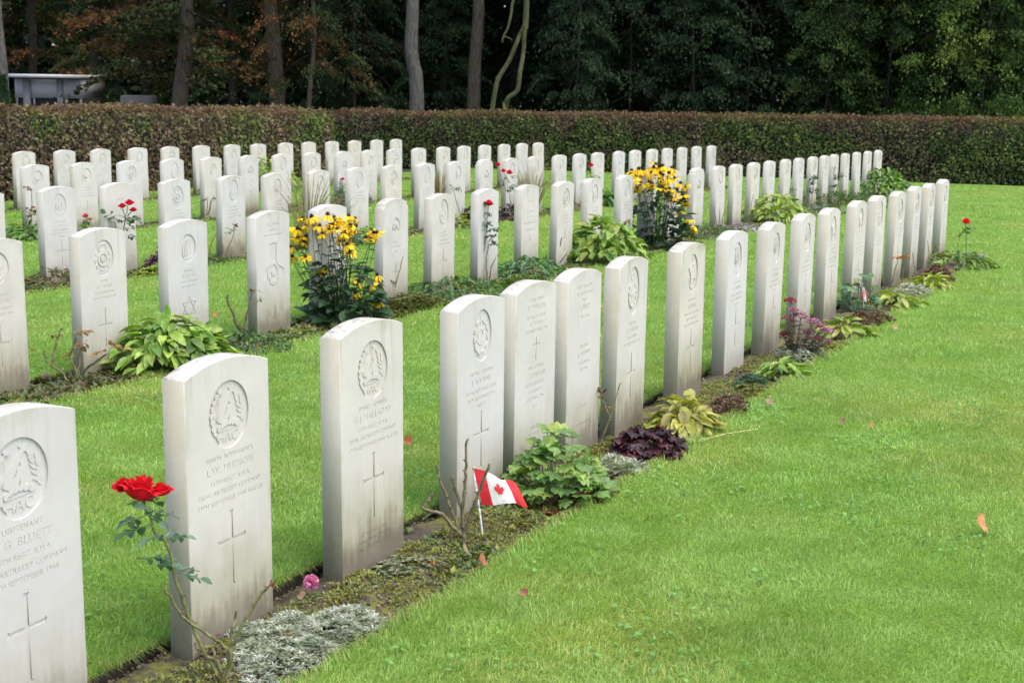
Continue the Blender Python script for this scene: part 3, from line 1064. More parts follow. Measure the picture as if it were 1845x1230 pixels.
DES = {
    'bluett': make_design('hac', lines=std_lines('LIEUTENANT', 'P. G. BLUETT', '13TH REGT. R.H.A.', 'HON. ARTILLERY COMPANY', '11TH SEPTEMBER 1944'), cross=CR),
    'hudson': make_design('hac', lines=std_lines('904074  BOMBARDIER', 'L.W. HUDSON', '13TH REGT. R.H.A.', 'HON. ARTILLERY COMPANY', '17TH SEPTEMBER 1944 AGE 28'), cross=CR),
    'halladay': make_design('hac', lines=std_lines('894602  GUNNER', 'G.J. HALLADAY', '13TH REGT. R.H.A.', 'HON. ARTILLERY COMPANY', '17TH SEPTEMBER 1944 AGE 30')
                            + [('SOME LARGE AND', .0125, .105, .2), ('MORE THAN THIS LIFE', .0125, .080, .27), ('MAKE OUR LOVE TO REST', .0125, .055, .31)], cross=(.155, .375, .288, .062, .011)),
    'laurel': make_design('anchor', br=.10, bz=.665, lines=std_lines('1437962  TROOPER', 'J. BOURNE', 'ROYAL ARMOURED CORPS', '24TH SEPTEMBER 1944', 'AGE 21', -.01), cross=CR),
    'two_names': make_design(lines=[('S. LIEUTENANT', .014, .735, .26), ('D. PHILLIAL', .022, .700, .25), ('ROYAL ARTILLERY', .014, .665, .24), ('OF THE REGT.', .014, .637, .25), ('17TH SEPTEMBER 1944', .014, .607, .27),
                                    ('1476  GUNNER', .014, .455, .28), ('T. LANGAN', .022, .418, .22), ('ROYAL REGIMENT', .014, .385, .25), ('OF CANADA', .014, .355, .23), ('SEPTEMBER 1944', .014, .325, .25),
                                    ('R.I.P.', .014, .29, .06), ('ABIDES', .016, .2, .2), ('WITH US', .016, .17, .22)], cross=(.49, .585, .555, .03, .006)),
    'two_names_wide': make_design(lines=[('FLIGHT SERGEANT', .014, .735, .24), ('OF THE AIR FORCE', .014, .705, .26), ('PILOT', .014, .675, .16), ('R. KILEY', .02, .64, .22), ('MAY 1944', .014, .60, .2),
                                         ('SERGEANT', .014, .47, .3), ('R. MAXWY', .02, .432, .24), ('AIR GUNNER', .014, .395, .2), ('MAY 1944', .014, .365, .16), ('AT REST', .014, .20, .2), ('REMEMBERED', .014, .12, .25)]),
    'eagle': make_design('wreath', br=.115, bz=.66, lines=[('SERGEANT', .014, .495, .28), ('L. HADEN', .021, .46, .24), ('AIR GUNNER', .014, .43, .22), ('16TH SEPTEMBER 1944', .014, .40, .29)], cross=CR2),
    'ringed_cross': make_design('cross', br=.10, bz=.655, lines=std_lines('1141 PRIVATE', 'K. ROWE', 'PARACHUTE REGIMENT', 'ARMY AIR CORPS', '20TH SEPTEMBER 1944', -.02), cross=CR2),
    'columns': make_design('columns', br=.10, bz=.65, lines=std_lines('61920 DRIVER', 'A. EWENS', 'ROYAL ENGINEERS', '23RD SEPTEMBER 1944', 'AGE 24', -.02), cross=CR2),
    'crown': make_design('crown', br=.105, bz=.65, lines=[('SAPPER', .013, .51, .2), ('J.C. WAN', .02, .475, .2), ('ROYAL ENGINEERS', .013, .445, .25), ('21ST SEPTEMBER 1944', .013, .415, .27)], cross=CR2),
    'feather': make_design('feather', br=.085, bz=.64, lines=[('GUNNER', .014, .495, .18), ('N. LEWIS', .021, .46, .22), ('ROYAL ARTILLERY', .013, .43, .26), ('OCTOBER 1944', .013, .40, .24)],
                           cross=CR2),
    'feather_star': make_design('feather', br=.085, bz=.64, lines=[('GUNNER', .014, .495, .18), ('N. LEWIS', .021, .46, .22), ('ROYAL ARTILLERY', .013, .43, .26), ('OCTOBER 1944', .013, .40, .24)],
                                extra=[q for t in HEX for q in groove_tri(t, .0042)], star=True),
    'great_cross': make_design(lines=[('M.S. WEBB', .02, .715, .2), ('PRIVATE', .014, .68, .16), ('CANADIAN INFANTRY', .013, .65, .24)],
                               extra=[[(-.038, .60), (-.032, .46), (-.115, .42), (-.115, .36), (-.04, .36), (-.03, .08), (.03, .08), (.04, .36), (.115, .36), (.115, .42), (.032, .46), (.038, .60)],
                                      circ(0, .40, .066, .08, 28), circ(0, .40, .046, .058, 28), star_p(0, .40, .03, .014, 5)]),
    'maple': make_design('maple', br=.085, bz=.66, lines=[('D.144 PRIVATE', .014, .51, .25), ('J. MARTIN', .021, .475, .25), ('THE BLACK WATCH', .014, .44, .26), ('12TH OCTOBER 1944', .014, .41, .28)], cross=CR2),
    'star': make_design('star', br=.10, bz=.66, lines=[('CORPORAL', .014, .51, .25), ('W. BAKER', .021, .475, .25), ('ROYAL SIGNALS', .014, .44, .24), ('24TH OCTOBER 1944', .014, .41, .28)], cross=CR2),
    'notched': make_design('letters', br=.10, bz=.60, lines=[('KAPRAL', .014, .47, .2), ('J. NOWAK', .021, .435, .24), ('1944', .014, .40, .1)], cross=(.13, .33, .25, .05, .009), notched=True),
    'worded': make_design(lines=[('A SOLDIER', .014, .66, .16), ('OF THE WAR', .014, .56, .14), ('KNOWN UNTO GOD', .018, .455, .28), ('REGIMENT 1944', .015, .395, .24)], cross=(.05, .36, .3, .03, .009)),
}
PARTS_OF = ('slab', 'regimental_badge', 'inscription', 'carved_cross', 'carved_star')


def headstone(S, row, dn, dz, design, label, dirt, algae, warm, group, lean=(0, 0)):
    c = W(S + SW / 2, ROW_OFF[row] + dn, dz)
    o = thing('headstone', label, 'headstone', c, group, RZ)
    o.rotation_euler = (R(lean[0]), R(lean[1]), RZ + R(random.uniform(-.8, .8)))
    for nm, me in DES[design].items():
        p = bpy.data.objects.new(nm, me)
        COL.objects.link(p)
        p.parent = o
        p.color = (dirt, algae, warm, 1)
    return o


A_ROW = [(2.163, 0, 0, 'bluett', 'white headstone cut off by the left edge of the photo, gun and wreath badge', .55, .55, .15),
         (2.95, 0, .001, 'hudson', 'white headstone behind the big red rose, round HAC badge and long carved cross', .95, .95, .45),
         (3.67, .03, .014, 'halladay', 'white headstone with HAC badge, cross and three carved lines at its grimy foot', 1.0, .95, .5),
         (4.51, -.006, -.006, 'laurel', 'clean white headstone behind the small red and white flag, laurel badge', .6, .85, .1),
         (4.98, 0, .002, 'two_names', 'white headstone without badge behind the green lobed-leaf plant, two carved names', .8, .8, .3),
         (5.47, .008, .004, 'two_names_wide', 'white headstone without badge behind the dead rose heads, two short blocks of lettering', .8, .8, .35),
         (5.99, .03, .013, 'eagle', 'white headstone with crowned eagle wreath behind the purple leaf clump', .9, .9, .45),
         (6.80, .052, .017, 'ringed_cross', 'grimy headstone with dark stained left side behind the wilted yellow plant', 1.25, 1.1, .7),
         (7.74, .005, .007, 'columns', 'very clean bright white headstone with a chipped foot, three-bar badge', .4, .7, .1),
         (8.51, .01, .007, 'columns', 'headstone with three-bar badge just left of the pink sedum', .9, .9, .4),
         (9.56, -.057, -.007, 'columns', 'headstone with three-bar badge behind the pink sedum', .8, .8, .4),
         (10.16, -.012, -.001, 'ringed_cross', 'narrow-looking headstone between the pink sedum and the small faded flag', .9, .9, .5),
         (11.0, -.007, .008, 'ringed_cross', 'headstone right behind the small faded flag and blue-green leaves', .9, .95, .5),
         (11.76, -.009, .01, 'eagle', 'headstone in the front row, next one beyond the faded flag stone', .8, 1.0, .5),
         (12.59, -.006, .007, 'crown', 'headstone in the front row beside the orange leaf on a twig', .9, 1.05, .5),
         (13.44, -.013, .014, 'crown', 'headstone third from the far end of the front row', .8, .9, .4),
         (14.17, -.009, .009, 'star', 'headstone second from the far end of the front row', .8, 1.0, .4),
         (15.07, -.015, .013, 'star', 'last headstone at the far end of the front row, nearest the lone red rose', .7, .9, .3)]
for S_, dn_, dz_, des_, lab_, d_, a_, w_ in A_ROW:
    headstone(S_, 'A', dn_, dz_, des_, lab_, d_ * 1.22, a_, min(1, w_ * 1.3), 'headstones of the front row', (random.uniform(-.6, .6), random.uniform(-.35, .35)))

ORD = ['first', 'second', 'third', 'fourth', 'fifth', 'sixth', 'seventh', 'eighth', 'ninth', 'tenth', 'eleventh', 'twelfth', 'thirteenth', 'fourteenth', 'fifteenth', 'sixteenth',
       'seventeenth', 'eighteenth', 'nineteenth', 'twentieth', 'twenty-first', 'twenty-second', 'twenty-third', 'twenty-fourth', 'twenty-fifth', 'twenty-sixth', 'twenty-seventh']
BADGE_WORD = {'maple': 'maple leaf badge', 'crown': 'crown badge', 'star': 'star badge', 'feather': 'feather badge', 'feather_star': 'feather badge', 'columns': 'three-bar badge', 'eagle': 'eagle badge', 'ringed_cross': 'ringed badge', 'laurel': 'laurel badge',
              'notched': 'stepped shoulders', 'worded': 'lettering and no badge', 'great_cross': 'a broad carved cross'}
ROWS = {
    'B': ('second row', [5.166, 5.94, 6.68, 7.57, 8.30, 9.16, 9.92, 10.75, 11.61, 12.36, 13.15, 14.02, 14.72, 15.52, 16.40, 17.27, 18.00, 18.80, 19.58, 20.45, 21.19, 22.01, 22.80, 23.52, 24.33, 25.19, 26.04, 26.96],
          ['maple', 'crown', 'feather_star', 'great_cross', 'columns', 'notched', 'eagle', 'worded', 'worded', 'crown', 'ringed_cross', 'laurel', 'eagle', 'star', 'notched', 'star', 'laurel', 'crown', 'star', 'maple', 'ringed_cross', 'crown', 'star', 'laurel', 'eagle', 'star', 'crown', 'maple'],
          {0: 'white headstone with maple leaf badge, cut by the left edge in the second row', 1: 'white headstone with crown badge behind the bare rose twigs with brown leaves', 2: 'white headstone with a carved star of David behind the big yellow-green clump',
           3: 'white headstone with a broad carved cross and wreath, left of the near yellow coneflowers', 4: 'white headstone mostly hidden behind the near yellow coneflowers', 5: 'headstone with stepped shoulders right of the near yellow coneflowers',
           7: 'headstone in the second row with the tall leafy red rose in front', 8: 'headstone with dark lettering behind the grey-green phlox clump', 9: 'headstone behind the cluster of dark bare canes', 10: 'headstone behind the large bright green shrubby plant',
           11: 'headstone just left of the far yellow coneflowers', 12: 'headstone hidden behind the middle of the far yellow coneflowers', 13: 'headstone at the right side of the far yellow coneflowers', 14: 'headstone with stepped shoulders just right of the far yellow coneflowers',
           27: 'last headstone at the far end of the second row'}, 'headstones of the second row', -1),
    'C': ('third row', [8.11, 8.93, 9.68, 10.46, 11.31, 12.06, 12.87, 13.67, 14.45, 15.24, 16.05, 16.88, 17.64, 18.48, 19.32, 20.08, 20.84, 21.70, 22.49, 23.27, 24.07, 24.86, 25.73, 26.57],
          ['maple', 'columns', 'worded', 'crown', 'eagle', 'columns', 'star', 'laurel', 'crown', 'eagle', 'ringed_cross', 'notched', 'star', 'laurel', 'maple', 'crown', 'eagle', 'star', 'ringed_cross', 'crown', 'maple', 'star', 'laurel', 'crown'],
          {2: 'headstone behind the three red roses at the left of the third row', 5: 'headstone veiled by tall pale grass stems in the third row', 12: 'headstone behind the pair of red roses in the third row', 11: 'headstone with stepped shoulders in the third row', 23: 'last headstone at the far end of the third row'}, 'headstones of the third row', -1),
    'D': ('fourth row', [11.99, 12.78, 13.58, 14.39, 15.18, 16.0, 16.80, 17.57, 18.41, 19.18, 19.96, 20.78, 21.62, 22.41, 23.21, 24.01, 24.80, 25.59],
          ['maple', 'maple', 'crown', 'eagle', 'feather', 'notched', 'laurel', 'star', 'notched', 'feather', 'crown', 'star', 'maple', 'eagle', 'crown', 'star', 'laurel', 'crown'],
          {5: 'headstone with stepped shoulders fifth in sight behind the dead stems in the fourth row', 8: 'headstone with stepped shoulders and a small red flower in the fourth row', 17: 'last headstone at the far end of the fourth row'}, 'headstones of the fourth row', 0),
    'E': ('back row', [15.06, 15.86, 16.63, 17.48, 18.27, 19.07, 19.89, 20.67, 21.5, 22.26, 23.06, 23.86, 24.70, 25.48],
          ['star', 'columns', 'columns', 'star', 'crown', 'worded', 'feather', 'maple', 'eagle', 'worded', 'crown', 'star', 'laurel', 'eagle'], {13: 'last headstone at the far end of the back row'}, 'headstones of the back row', 0),
}
for row, (rn, Ss, dess, special, grp, base_) in ROWS.items():
    for i, (S_, de_) in enumerate(zip(Ss, dess)):
        lab_ = special.get(i) or f'white headstone with {BADGE_WORD[de_]}, {ORD[i]} from left in the {rn}'
        dz_ = np.interp(S_, [9, 14, 27], {'B': [0, -.003, -.015], 'C': [-.009, 0, .007], 'D': [-.012, -.008, .011], 'E': [-.01, -.009, .015]}[row])
        headstone(S_, row, random.uniform(-.006, .006), float(dz_), de_, lab_, random.choice([.4, .6, .8, 1.0, 1.2]), random.uniform(.4, .95), random.uniform(.1, .75), grp, (random.uniform(-.9, .9), random.uniform(-.5, .5)))

# ------------------------------------------------------------------ hedges
def hedge(name, label, S0, n0, S1, n1, thick, height, k, seed, green=0.0, tone=1.0):
    """clipped beech hedge; (S0,n0)-(S1,n1) is the foot of its face towards the graves, body to the left of that line"""
    a, b = W(S0, n0), W(S1, n1)
    o = thing(name, label, 'hedge', (a + b) / 2, 'clipped beech hedges')
    L = (b - a).length
    d = (b - a).normalized(); back = Vector((-d.y, d.x, 0)).normalized()
    base = o.location
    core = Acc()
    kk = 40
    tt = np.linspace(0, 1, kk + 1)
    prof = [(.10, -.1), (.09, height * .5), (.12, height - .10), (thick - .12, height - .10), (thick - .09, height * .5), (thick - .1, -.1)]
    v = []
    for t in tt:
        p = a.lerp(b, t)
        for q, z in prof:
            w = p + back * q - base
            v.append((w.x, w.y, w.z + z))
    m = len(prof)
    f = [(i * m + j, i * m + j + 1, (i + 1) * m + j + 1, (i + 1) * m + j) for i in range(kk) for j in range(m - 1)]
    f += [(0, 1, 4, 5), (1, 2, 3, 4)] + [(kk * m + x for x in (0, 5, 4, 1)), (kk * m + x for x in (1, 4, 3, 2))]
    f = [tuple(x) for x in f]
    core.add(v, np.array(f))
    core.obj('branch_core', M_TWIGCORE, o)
    acc = Acc()
    per = [L * height, L * thick, thick * height, thick * height, L * height * .35]
    ks = (np.array(per) / sum(per) * k).astype(int)
    for side, n_ in enumerate(ks):
        t, h, e = rng.random(n_), rng.random(n_), rng.normal(0, .028, n_) + .01
        bul = (fbm(t * L, h * height, .55, seed) - .5) * .16
        if side == 0: q, z, nn = -e - bul, h * height, -np.array(back)
        elif side == 1: q, z, nn = h * thick, height + e * .9 + np.abs(rng.normal(0, .022, n_)) + (vnoise(t * L, h, .9, seed) - .5) * .09, np.array([0, 0, 1.])
        elif side == 4: q, z, nn = thick + e, h * height, np.array(back)
        else:
            q, z = h * thick, rng.random(n_) * height
            t = (np.zeros(n_) if side == 2 else np.ones(n_)) + (e if side == 3 else -e) / L
            nn = np.array(d) * (1 if side == 3 else -1)
        P = np.array(a - base)[None] + np.array(b - a)[None] * t[:, None] + np.array(back)[None] * q[:, None]
        P[:, 2] += z
        nz = unit(nn[None] + rng.normal(0, .55, (n_, 3)))
        X = unit(rng.normal(0, 1, (n_, 3)) + np.array([0, 0, -.5]))
        pos_s = t * L
        g = fbm(pos_s, z, 1.3, seed + 3); g2 = fbm(pos_s, z, .35, seed + 5)
        grn = np.clip((g - .40 + green) * 4.5 + (g2 - .5) * 2 + rng.normal(0, .35, n_), 0, 1)[:, None]
        cb = mixc([(.13, .095, .060), (.17, .115, .075), (.10, .07, .060), (.17, .15, .075)], n_)
        cg = mixc([(.085, .145, .040), (.12, .17, .045), (.06, .105, .036), (.19, .21, .055)], n_)
        c = (cb * (1 - grn) + cg * grn) * tone
        topm = np.clip((z - height + .10) / .1, 0, 1)[:, None] * .75
        c = c * (1 - topm) + mixc([(.16, .085, .060), (.12, .060, .055), (.15, .12, .05)], n_) * topm
        sz = rng.uniform(.048, .088, n_)
        scat(acc, *T_SMALL, P, X, nz, sz, sz * .7, sz, c)
    # upright shoots the shears missed
    n_ = int(L * 5)
    t = rng.random(n_); hh = rng.uniform(.02, .10, n_)
    for i in range(n_):
        p = a.lerp(b, t[i]) + back * rng.uniform(0, thick) - base + Vector((0, 0, height - .02))
        m_ = 4
        P = np.array(p)[None] + np.linspace(.2, 1, m_)[:, None] * np.array([rng.normal(0, .02), rng.normal(0, .02), hh[i]])[None]
        scat(acc, *T_SMALL, P, rng.normal(0, 1, (m_, 3)) + [0, 0, .4], rng.normal(0, 1, (m_, 3)), .045, .03, .045, mixc([(.18, .10, .07), (.14, .13, .05)], m_))
    acc.obj('foliage', M_FOREST, o)
    return o


hedge('hedge', 'brown-green clipped beech hedge at the left, ending in a square corner behind the back row', 8.0, -16.45, 25.2, -16.45, 1.0, 1.36, 40000, 60, -.03, 1.3)
hedge('hedge', 'long dark clipped beech hedge across the far end of the lawn, centre to right', 31.2, -20.5, 33.2, 6.0, 1.1, 1.325, 66000, 70, .10, 1.05)

# ------------------------------------------------------------------ plants of the borders
UPV = np.array([0, 0, 1.0])


def mound(name, label, cat, S, n, rad, H, k, L, Wd, cols, tmpl=T_LEAF, group=None, ell=1.0, out=.55, stalks=25, fname='foliage', up=.35, jit=.14, zoff=-.02):
    o = thing(name, label, cat, W(S, n, zoff), group, RZ)
    a = rng.uniform(0, 2 * np.pi, k); q = np.sqrt(rng.random(k))
    sh = rng.uniform(.55, 1.05, k)
    hz = H * (1 - .75 * q ** 2) * sh
    P = np.stack([rad * ell * q * np.cos(a), rad * q * np.sin(a), np.maximum(hz, .012)], -1)
    o_ = np.stack([np.cos(a), np.sin(a), np.zeros(k)], -1)
    X = o_ * (out + .6 * q)[:, None] + UPV * (up - .55 * q)[:, None] + rng.normal(0, .35, (k, 3))
    Z = o_ * (.35 * q)[:, None] + UPV + rng.normal(0, .25, (k, 3))
    l = L * rng.uniform(.65, 1.2, k)
    acc = Acc()
    scat(acc, *tmpl, P - unit(X) * (l * .35)[:, None], X, Z, l, l * Wd / L, l, mixc(cols, k, jit))
    acc.obj(fname, M_LEAF, o)
    if stalks:
        st = Acc()
        for i in rng.choice(k, min(stalks, k), replace=False):
            p = Vector(P[i])
            b = Vector((p.x * .25, p.y * .25, .0))
            tube(st, [b, (b + p) / 2 + Vector((0, 0, .1 * p.z)), p], [.0028, .0018], 5, np.asarray(cols[0]) * .9, False)
        st.obj('stalks', M_STEM, o)
    return o


def carpet(name, label, cat, S, n, rs, rn, k, leaf, cols, H=.02, per=6, group=None, rise=.6, fname=None, wd=.4, tmpl=T_SMALL):
    """low mat of tiny leaf rosettes over an irregular patch, rs along the row by rn across"""
    o_loc = W(S, n, -.02)
    a = rng.uniform(0, 2 * np.pi, k); q = np.sqrt(rng.random(k))
    edge = 1 + .22 * np.sin(a * 3 + S) + .12 * np.sin(a * 7 + n * 5)
    x, y = rs * q * np.cos(a) * edge, rn * q * np.sin(a) * edge
    z = .012 + H * (1 - q ** 2.5) * (.6 + .8 * vnoise(x, y, .05, 5))
    acc = Acc()
    aa = (rng.uniform(0, 6.28, (k, 1)) + np.arange(per) * 2 * np.pi / per + rng.normal(0, .3, (k, per))).ravel()
    P = np.repeat(np.stack([x, y, z], -1), per, 0)
    o_ = np.stack([np.cos(aa), np.sin(aa), np.zeros(k * per)], -1)
    X = o_ + UPV * (rise + rng.normal(0, .25, (k * per, 1)))
    l = leaf * rng.uniform(.6, 1.25, k * per)
    scat(acc, *tmpl, P, X, UPV + o_ * -.4, l, l * wd, l, np.repeat(mixc(cols, k, .15), per, 0))
    o = acc.obj(name, M_LEAF)
    o.location = o_loc; o.rotation_euler = (0, 0, RZ)
    return tag(o, label, cat, group)


def bloom_mesh(r, cols, n=30):
    """full rose: spiralling cupped petals, the outer ones rolled back"""
    acc = Acc()
    m = 6
    for i in range(n):
        t = (i + .5) / n
        az = i * 2.39996 + rng.normal(0, .15)
        Rk = r * (.10 + .74 * t ** .85); zt = r * (.62 - .42 * t + rng.normal(0, .04)); hw = .62 + .35 * (1 - t)
        ph = rng.uniform(0, 6.28)
        c = mixc(cols, 1, .12)[0]
        vs = []
        for a in range(m):
            v = a / (m - 1)
            for b in range(m):
                u = (b / (m - 1) - .5) * 2
                edge = max(0, v - .6) / .4
                rho = Rk * math.sin(math.pi / 2 * min(1, .25 + v * 1.2)) + r * .26 * t * edge ** 1.5 + r * .045 * edge * math.sin(u * 4 + ph) - r * .07 * u * u * (1 - t)
                z = -.55 * r + (zt + .55 * r) * v ** 1.05 - r * .30 * t * edge ** 2 - r * .14 * (u * u) * v + r * .03 * math.cos(u * 5 + ph) * edge
                ang = az + u * hw * (.55 + .45 * math.sin(math.pi * min(1, .2 + v * .65)))
                vs.append((rho * math.cos(ang), rho * math.sin(ang), z))
        f = [(a * m + b, a * m + b + 1, (a + 1) * m + b + 1, (a + 1) * m + b) for a in range(m - 1) for b in range(m - 1)]
        acc.add(vs, np.array(f), c)
    return acc.mesh('bloom', M_PETAL)


RED = [(.62, .010, .022), (.42, .004, .012), (.74, .022, .04)]
BLOOMS = [bloom_mesh(1.0, RED, 30), bloom_mesh(1.0, RED, 24)]
PINKB = bloom_mesh(1.0, [(.60, .03, .07), (.7, .06, .12)], 22)
GREEN_ROSE = [(.060, .13, .045), (.045, .10, .04), (.10, .17, .06)]
CANE = (.16, .17, .065)


def put(name, me, parent, loc, scale=1.0, rot=(0, 0, 0)):
    o = bpy.data.objects.new(name, me)
    COL.objects.link(o)
    o.parent = parent; o.location = loc
    o.scale = (scale,) * 3; o.rotation_euler = rot
    return o


def rose(label, S, n, canes, blooms=(), leaves=(), group='roses in the borders', cat='rose', name='rose_bush', lcols=GREEN_ROSE, cane_col=CANE, r0=.006, lsize=.045, hips=(), mesh=None):
    """canes: lists of photo pixels from the foot up, with metres of forward lean; blooms (u, v, radius px); leaf sprays (u, v, size)"""
    base = W(S, n, -.025)
    dep = base.y
    o = thing(name, label, cat, base, group)
    acc = Acc()
    for c in canes:
        lean = c[0]; pts = c[1:]
        P = [at(u, v, dep + lean * i / max(1, len(pts) - 1)) - base for i, (u, v) in enumerate(pts)]
        w = r0 if len(c) and not isinstance(c[0], tuple) else r0
        sm = smooth_path(P, 5)
        sm = [p + Vector((rng.normal(0, .002), rng.normal(0, .003), 0)) for p in sm]
        cc = np.asarray(cane_col) * rng.uniform(.75, 1.2)
        tube(acc, sm, [w * rng.uniform(.8, 1.1), w * .55], 6, cc)
        for p in sm[1::2]:      # thorns and joints
            d = Vector((rng.normal(0, 1), rng.normal(0, 1), .3)).normalized()
            tube(acc, [p, p + d * w * 2.1], [w * .55, w * .1], 4, (.16, .09, .05))
    acc.obj('canes', M_STEM, o)
    if leaves:
        la = Acc()
        for (u, v, sz) in leaves:
            p = np.array(at(u, v, dep + rng.uniform(-.05, .05)) - base)
            a0 = rng.uniform(-1, 1)
            ax = np.array([math.cos(a0) * rng.choice([-1, 1]), rng.normal(0, .5), rng.normal(-.05, .3)])
            ax = ax / np.linalg.norm(ax)
            sd = np.cross(ax, [0, .6, 1]); sd = sd / np.linalg.norm(sd)
            LL = sz
            Pl = [p + ax * LL * .9, p + ax * LL * .45 + sd * LL * .1, p + ax * LL * .45 - sd * LL * .1, p + ax * LL * .02 + sd * LL * .08, p + ax * LL * .02 - sd * LL * .08]
            Xl = [ax, ax * .5 + sd, ax * .5 - sd, ax * .3 + sd, ax * .3 - sd]
            m_ = 5 if sz > .03 else 3
            scat(la, *T_OVAL, np.array(Pl[:m_]), np.array(Xl[:m_]), rng.normal(0, .35, (m_, 3)) + [0, -.35, 1], LL * .75, LL * .5, LL * .75, mixc(lcols, m_, .12))
            tube(la, [Vector(p - ax * LL * .5), Vector(p), Vector(p + ax * LL * .9)], .0012, 4, lcols[0], False)
        la.obj('leaves', M_LEAF, o)
    for i, (u, v, rp) in enumerate(blooms):
        p = at(u, v, dep + (0 if len(blooms) == 1 else rng.uniform(-.03, .03))) - base
        r = rp * dep / F
        put('bloom', mesh or BLOOMS[i % 2], o, p, r * 1.05, (rng.uniform(-.1, .35), rng.uniform(-.25, .25), rng.uniform(0, 6)))
    if hips:
        ha = Acc()
        for (u, v, rp, col) in hips:
            p = np.array(at(u, v, dep) - base)
            r = rp * dep / F
            for _ in range(4):
                X = rng.normal(0, 1, 3); scat(ha, *T_LANCE, p + rng.normal(0, r * .3, 3), X, rng.normal(0, 1, 3), r * 2, r * 1.1, r, np.asarray(col) * rng.uniform(.7, 1.3))
        ha.obj('withered_head', M_STEM, o)
    return o


SILVER = [(.38, .42, .37), (.30, .35, .29), (.48, .51, .46), (.21, .26, .17)]
YELGREEN = [(.20, .30, .045), (.30, .36, .07), (.14, .25, .04), (.36, .38, .10)]
BRIGHT = [(.17, .30, .04), (.12, .24, .035), (.25, .35, .06)]
MIDGREEN = [(.055, .13, .03), (.085, .17, .04), (.04, .10, .03)]
DARKGREEN = [(.025, .065, .025), (.04, .09, .035), (.018, .045, .02)]
REDBROWN = [(.13, .06, .05), (.09, .045, .04), (.16, .09, .06), (.10, .10, .04)]
PURPLE = [(.042, .018, .026), (.065, .026, .036), (.028, .013, .021), (.10, .018, .028)]
GREYGREEN = [(.13, .20, .13), (.10, .17, .11), (.18, .24, .17)]
MOSSY = [(.22, .25, .028), (.16, .20, .027), (.28, .28, .05), (.12, .14, .035), (.10, .16, .035)]
BROWN_LEAF = [(.16, .06, .03), (.22, .09, .04), (.10, .09, .03)]

# near the camera
rose('tall rose with one large double red bloom beside the HAC headstone', 2.86, -2.23,
     [(.03, (402, 1224), (372, 1180), (340, 1110), (318, 1050), (303, 1040 - 60), (286, 985 - 60 + 40), (268, 930), (258, 900)),
      (-.04, (404, 1222), (416, 1180), (394, 1155), (380, 1145), (340, 1120), (316, 1090), (294, 1055)),
      (.0, (408, 1222), (414, 1180), (425, 1150), (448, 1105), (472, 1070), (487, 1053)),
      (.03, (412, 1222), (412, 1170), (418, 1135), (423, 1100)),
      (0, (404, 1222), (390, 1190), (370, 1180), (352, 1160))],
     [(255, 878, 40), (222, 872, 21), (290, 880, 22)],
     [(240, 905, .045), (280, 905, .05), (290, 925, .045), (256, 950, .05), (245, 935, .04), (300, 960, .05), (310, 968, .04), (262, 1005, .05), (280, 1015, .045), (345, 1025, .045), (335, 1035, .045), (270, 925, .04), (315, 930, .03)],
     r0=.0062, lsize=.05, lcols=[(.10, .19, .11), (.07, .15, .08), (.16, .26, .17)], hips=[(401, 1142, 6, (.14, .05, .05)), (487, 1052, 5, (.25, .06, .05))])
carpet('silver_mat', 'mat of tiny silver-white leaves in front of the HAC headstone with the rose', 'ground cover', 3.17, -2.215, .30, .195, 1900, .0175, SILVER + [(.16, .20, .11)], .035, 7, rise=.5, wd=.3)
o_ = thing('thrift_flower', 'single pink ball flower in front of the grimy HAC headstone', 'flower', W(3.51, -2.385, -.02))
fa = Acc(); tube(fa, [(0, 0, 0), (.004, 0, .03), (0, 0, .062)], .0016, 5, (.08, .13, .04)); fa.obj('stem', M_STEM, o_)
fa = Acc(); q_ = unit(rng.normal(0, 1, (90, 3)) + [0, 0, .5])
scat(fa, *T_PETAL, np.array([0, 0, .066]) + q_ * .008, q_, rng.normal(0, 1, (90, 3)), .018, .013, .018, mixc([(.62, .16, .36), (.72, .30, .50)], 90)); fa.obj('bloom', M_PETAL, o_)
fa = Acc(); a_ = rng.uniform(0, 6.28, 26); scat(fa, *T_LANCE, np.zeros((26, 3)), np.stack([np.cos(a_), np.sin(a_), np.full(26, .9)], -1), UPV, .045, .006, .04, mixc(MIDGREEN, 26)); fa.obj('leaves', M_LEAF, o_)
carpet('houseleek_cushion', 'cushion of grey-green houseleek rosettes at the foot of the HAC headstone with foot lettering', 'succulent', 3.84, -2.27, .20, .085, 170, .0135, [(.22, .26, .16), (.17, .20, .11), (.27, .25, .19), (.15, .19, .09)], .025, 14, rise=1.1, wd=.6, tmpl=T_LEAF)
rose('bare pruned rose with thorny green stubs beside the small red and white flag', 4.22, -2.22,
     [(.02, (836, 980), (834, 930), (837, 880), (840, 830), (841, 790)), (-.05, (838, 960), (850, 920), (866, 880), (881, 836)), (.05, (834, 950), (828, 905), (814, 855)),
      (.0, (832, 965), (812, 915), (795, 870), (789, 842)), (-.06, (832, 962), (812, 945), (795, 925), (775, 920), (762, 915)), (.0, (765, 916), (772, 900), (779, 890))],
     name='pruned_rose', cane_col=(.17, .15, .08), r0=.0078)


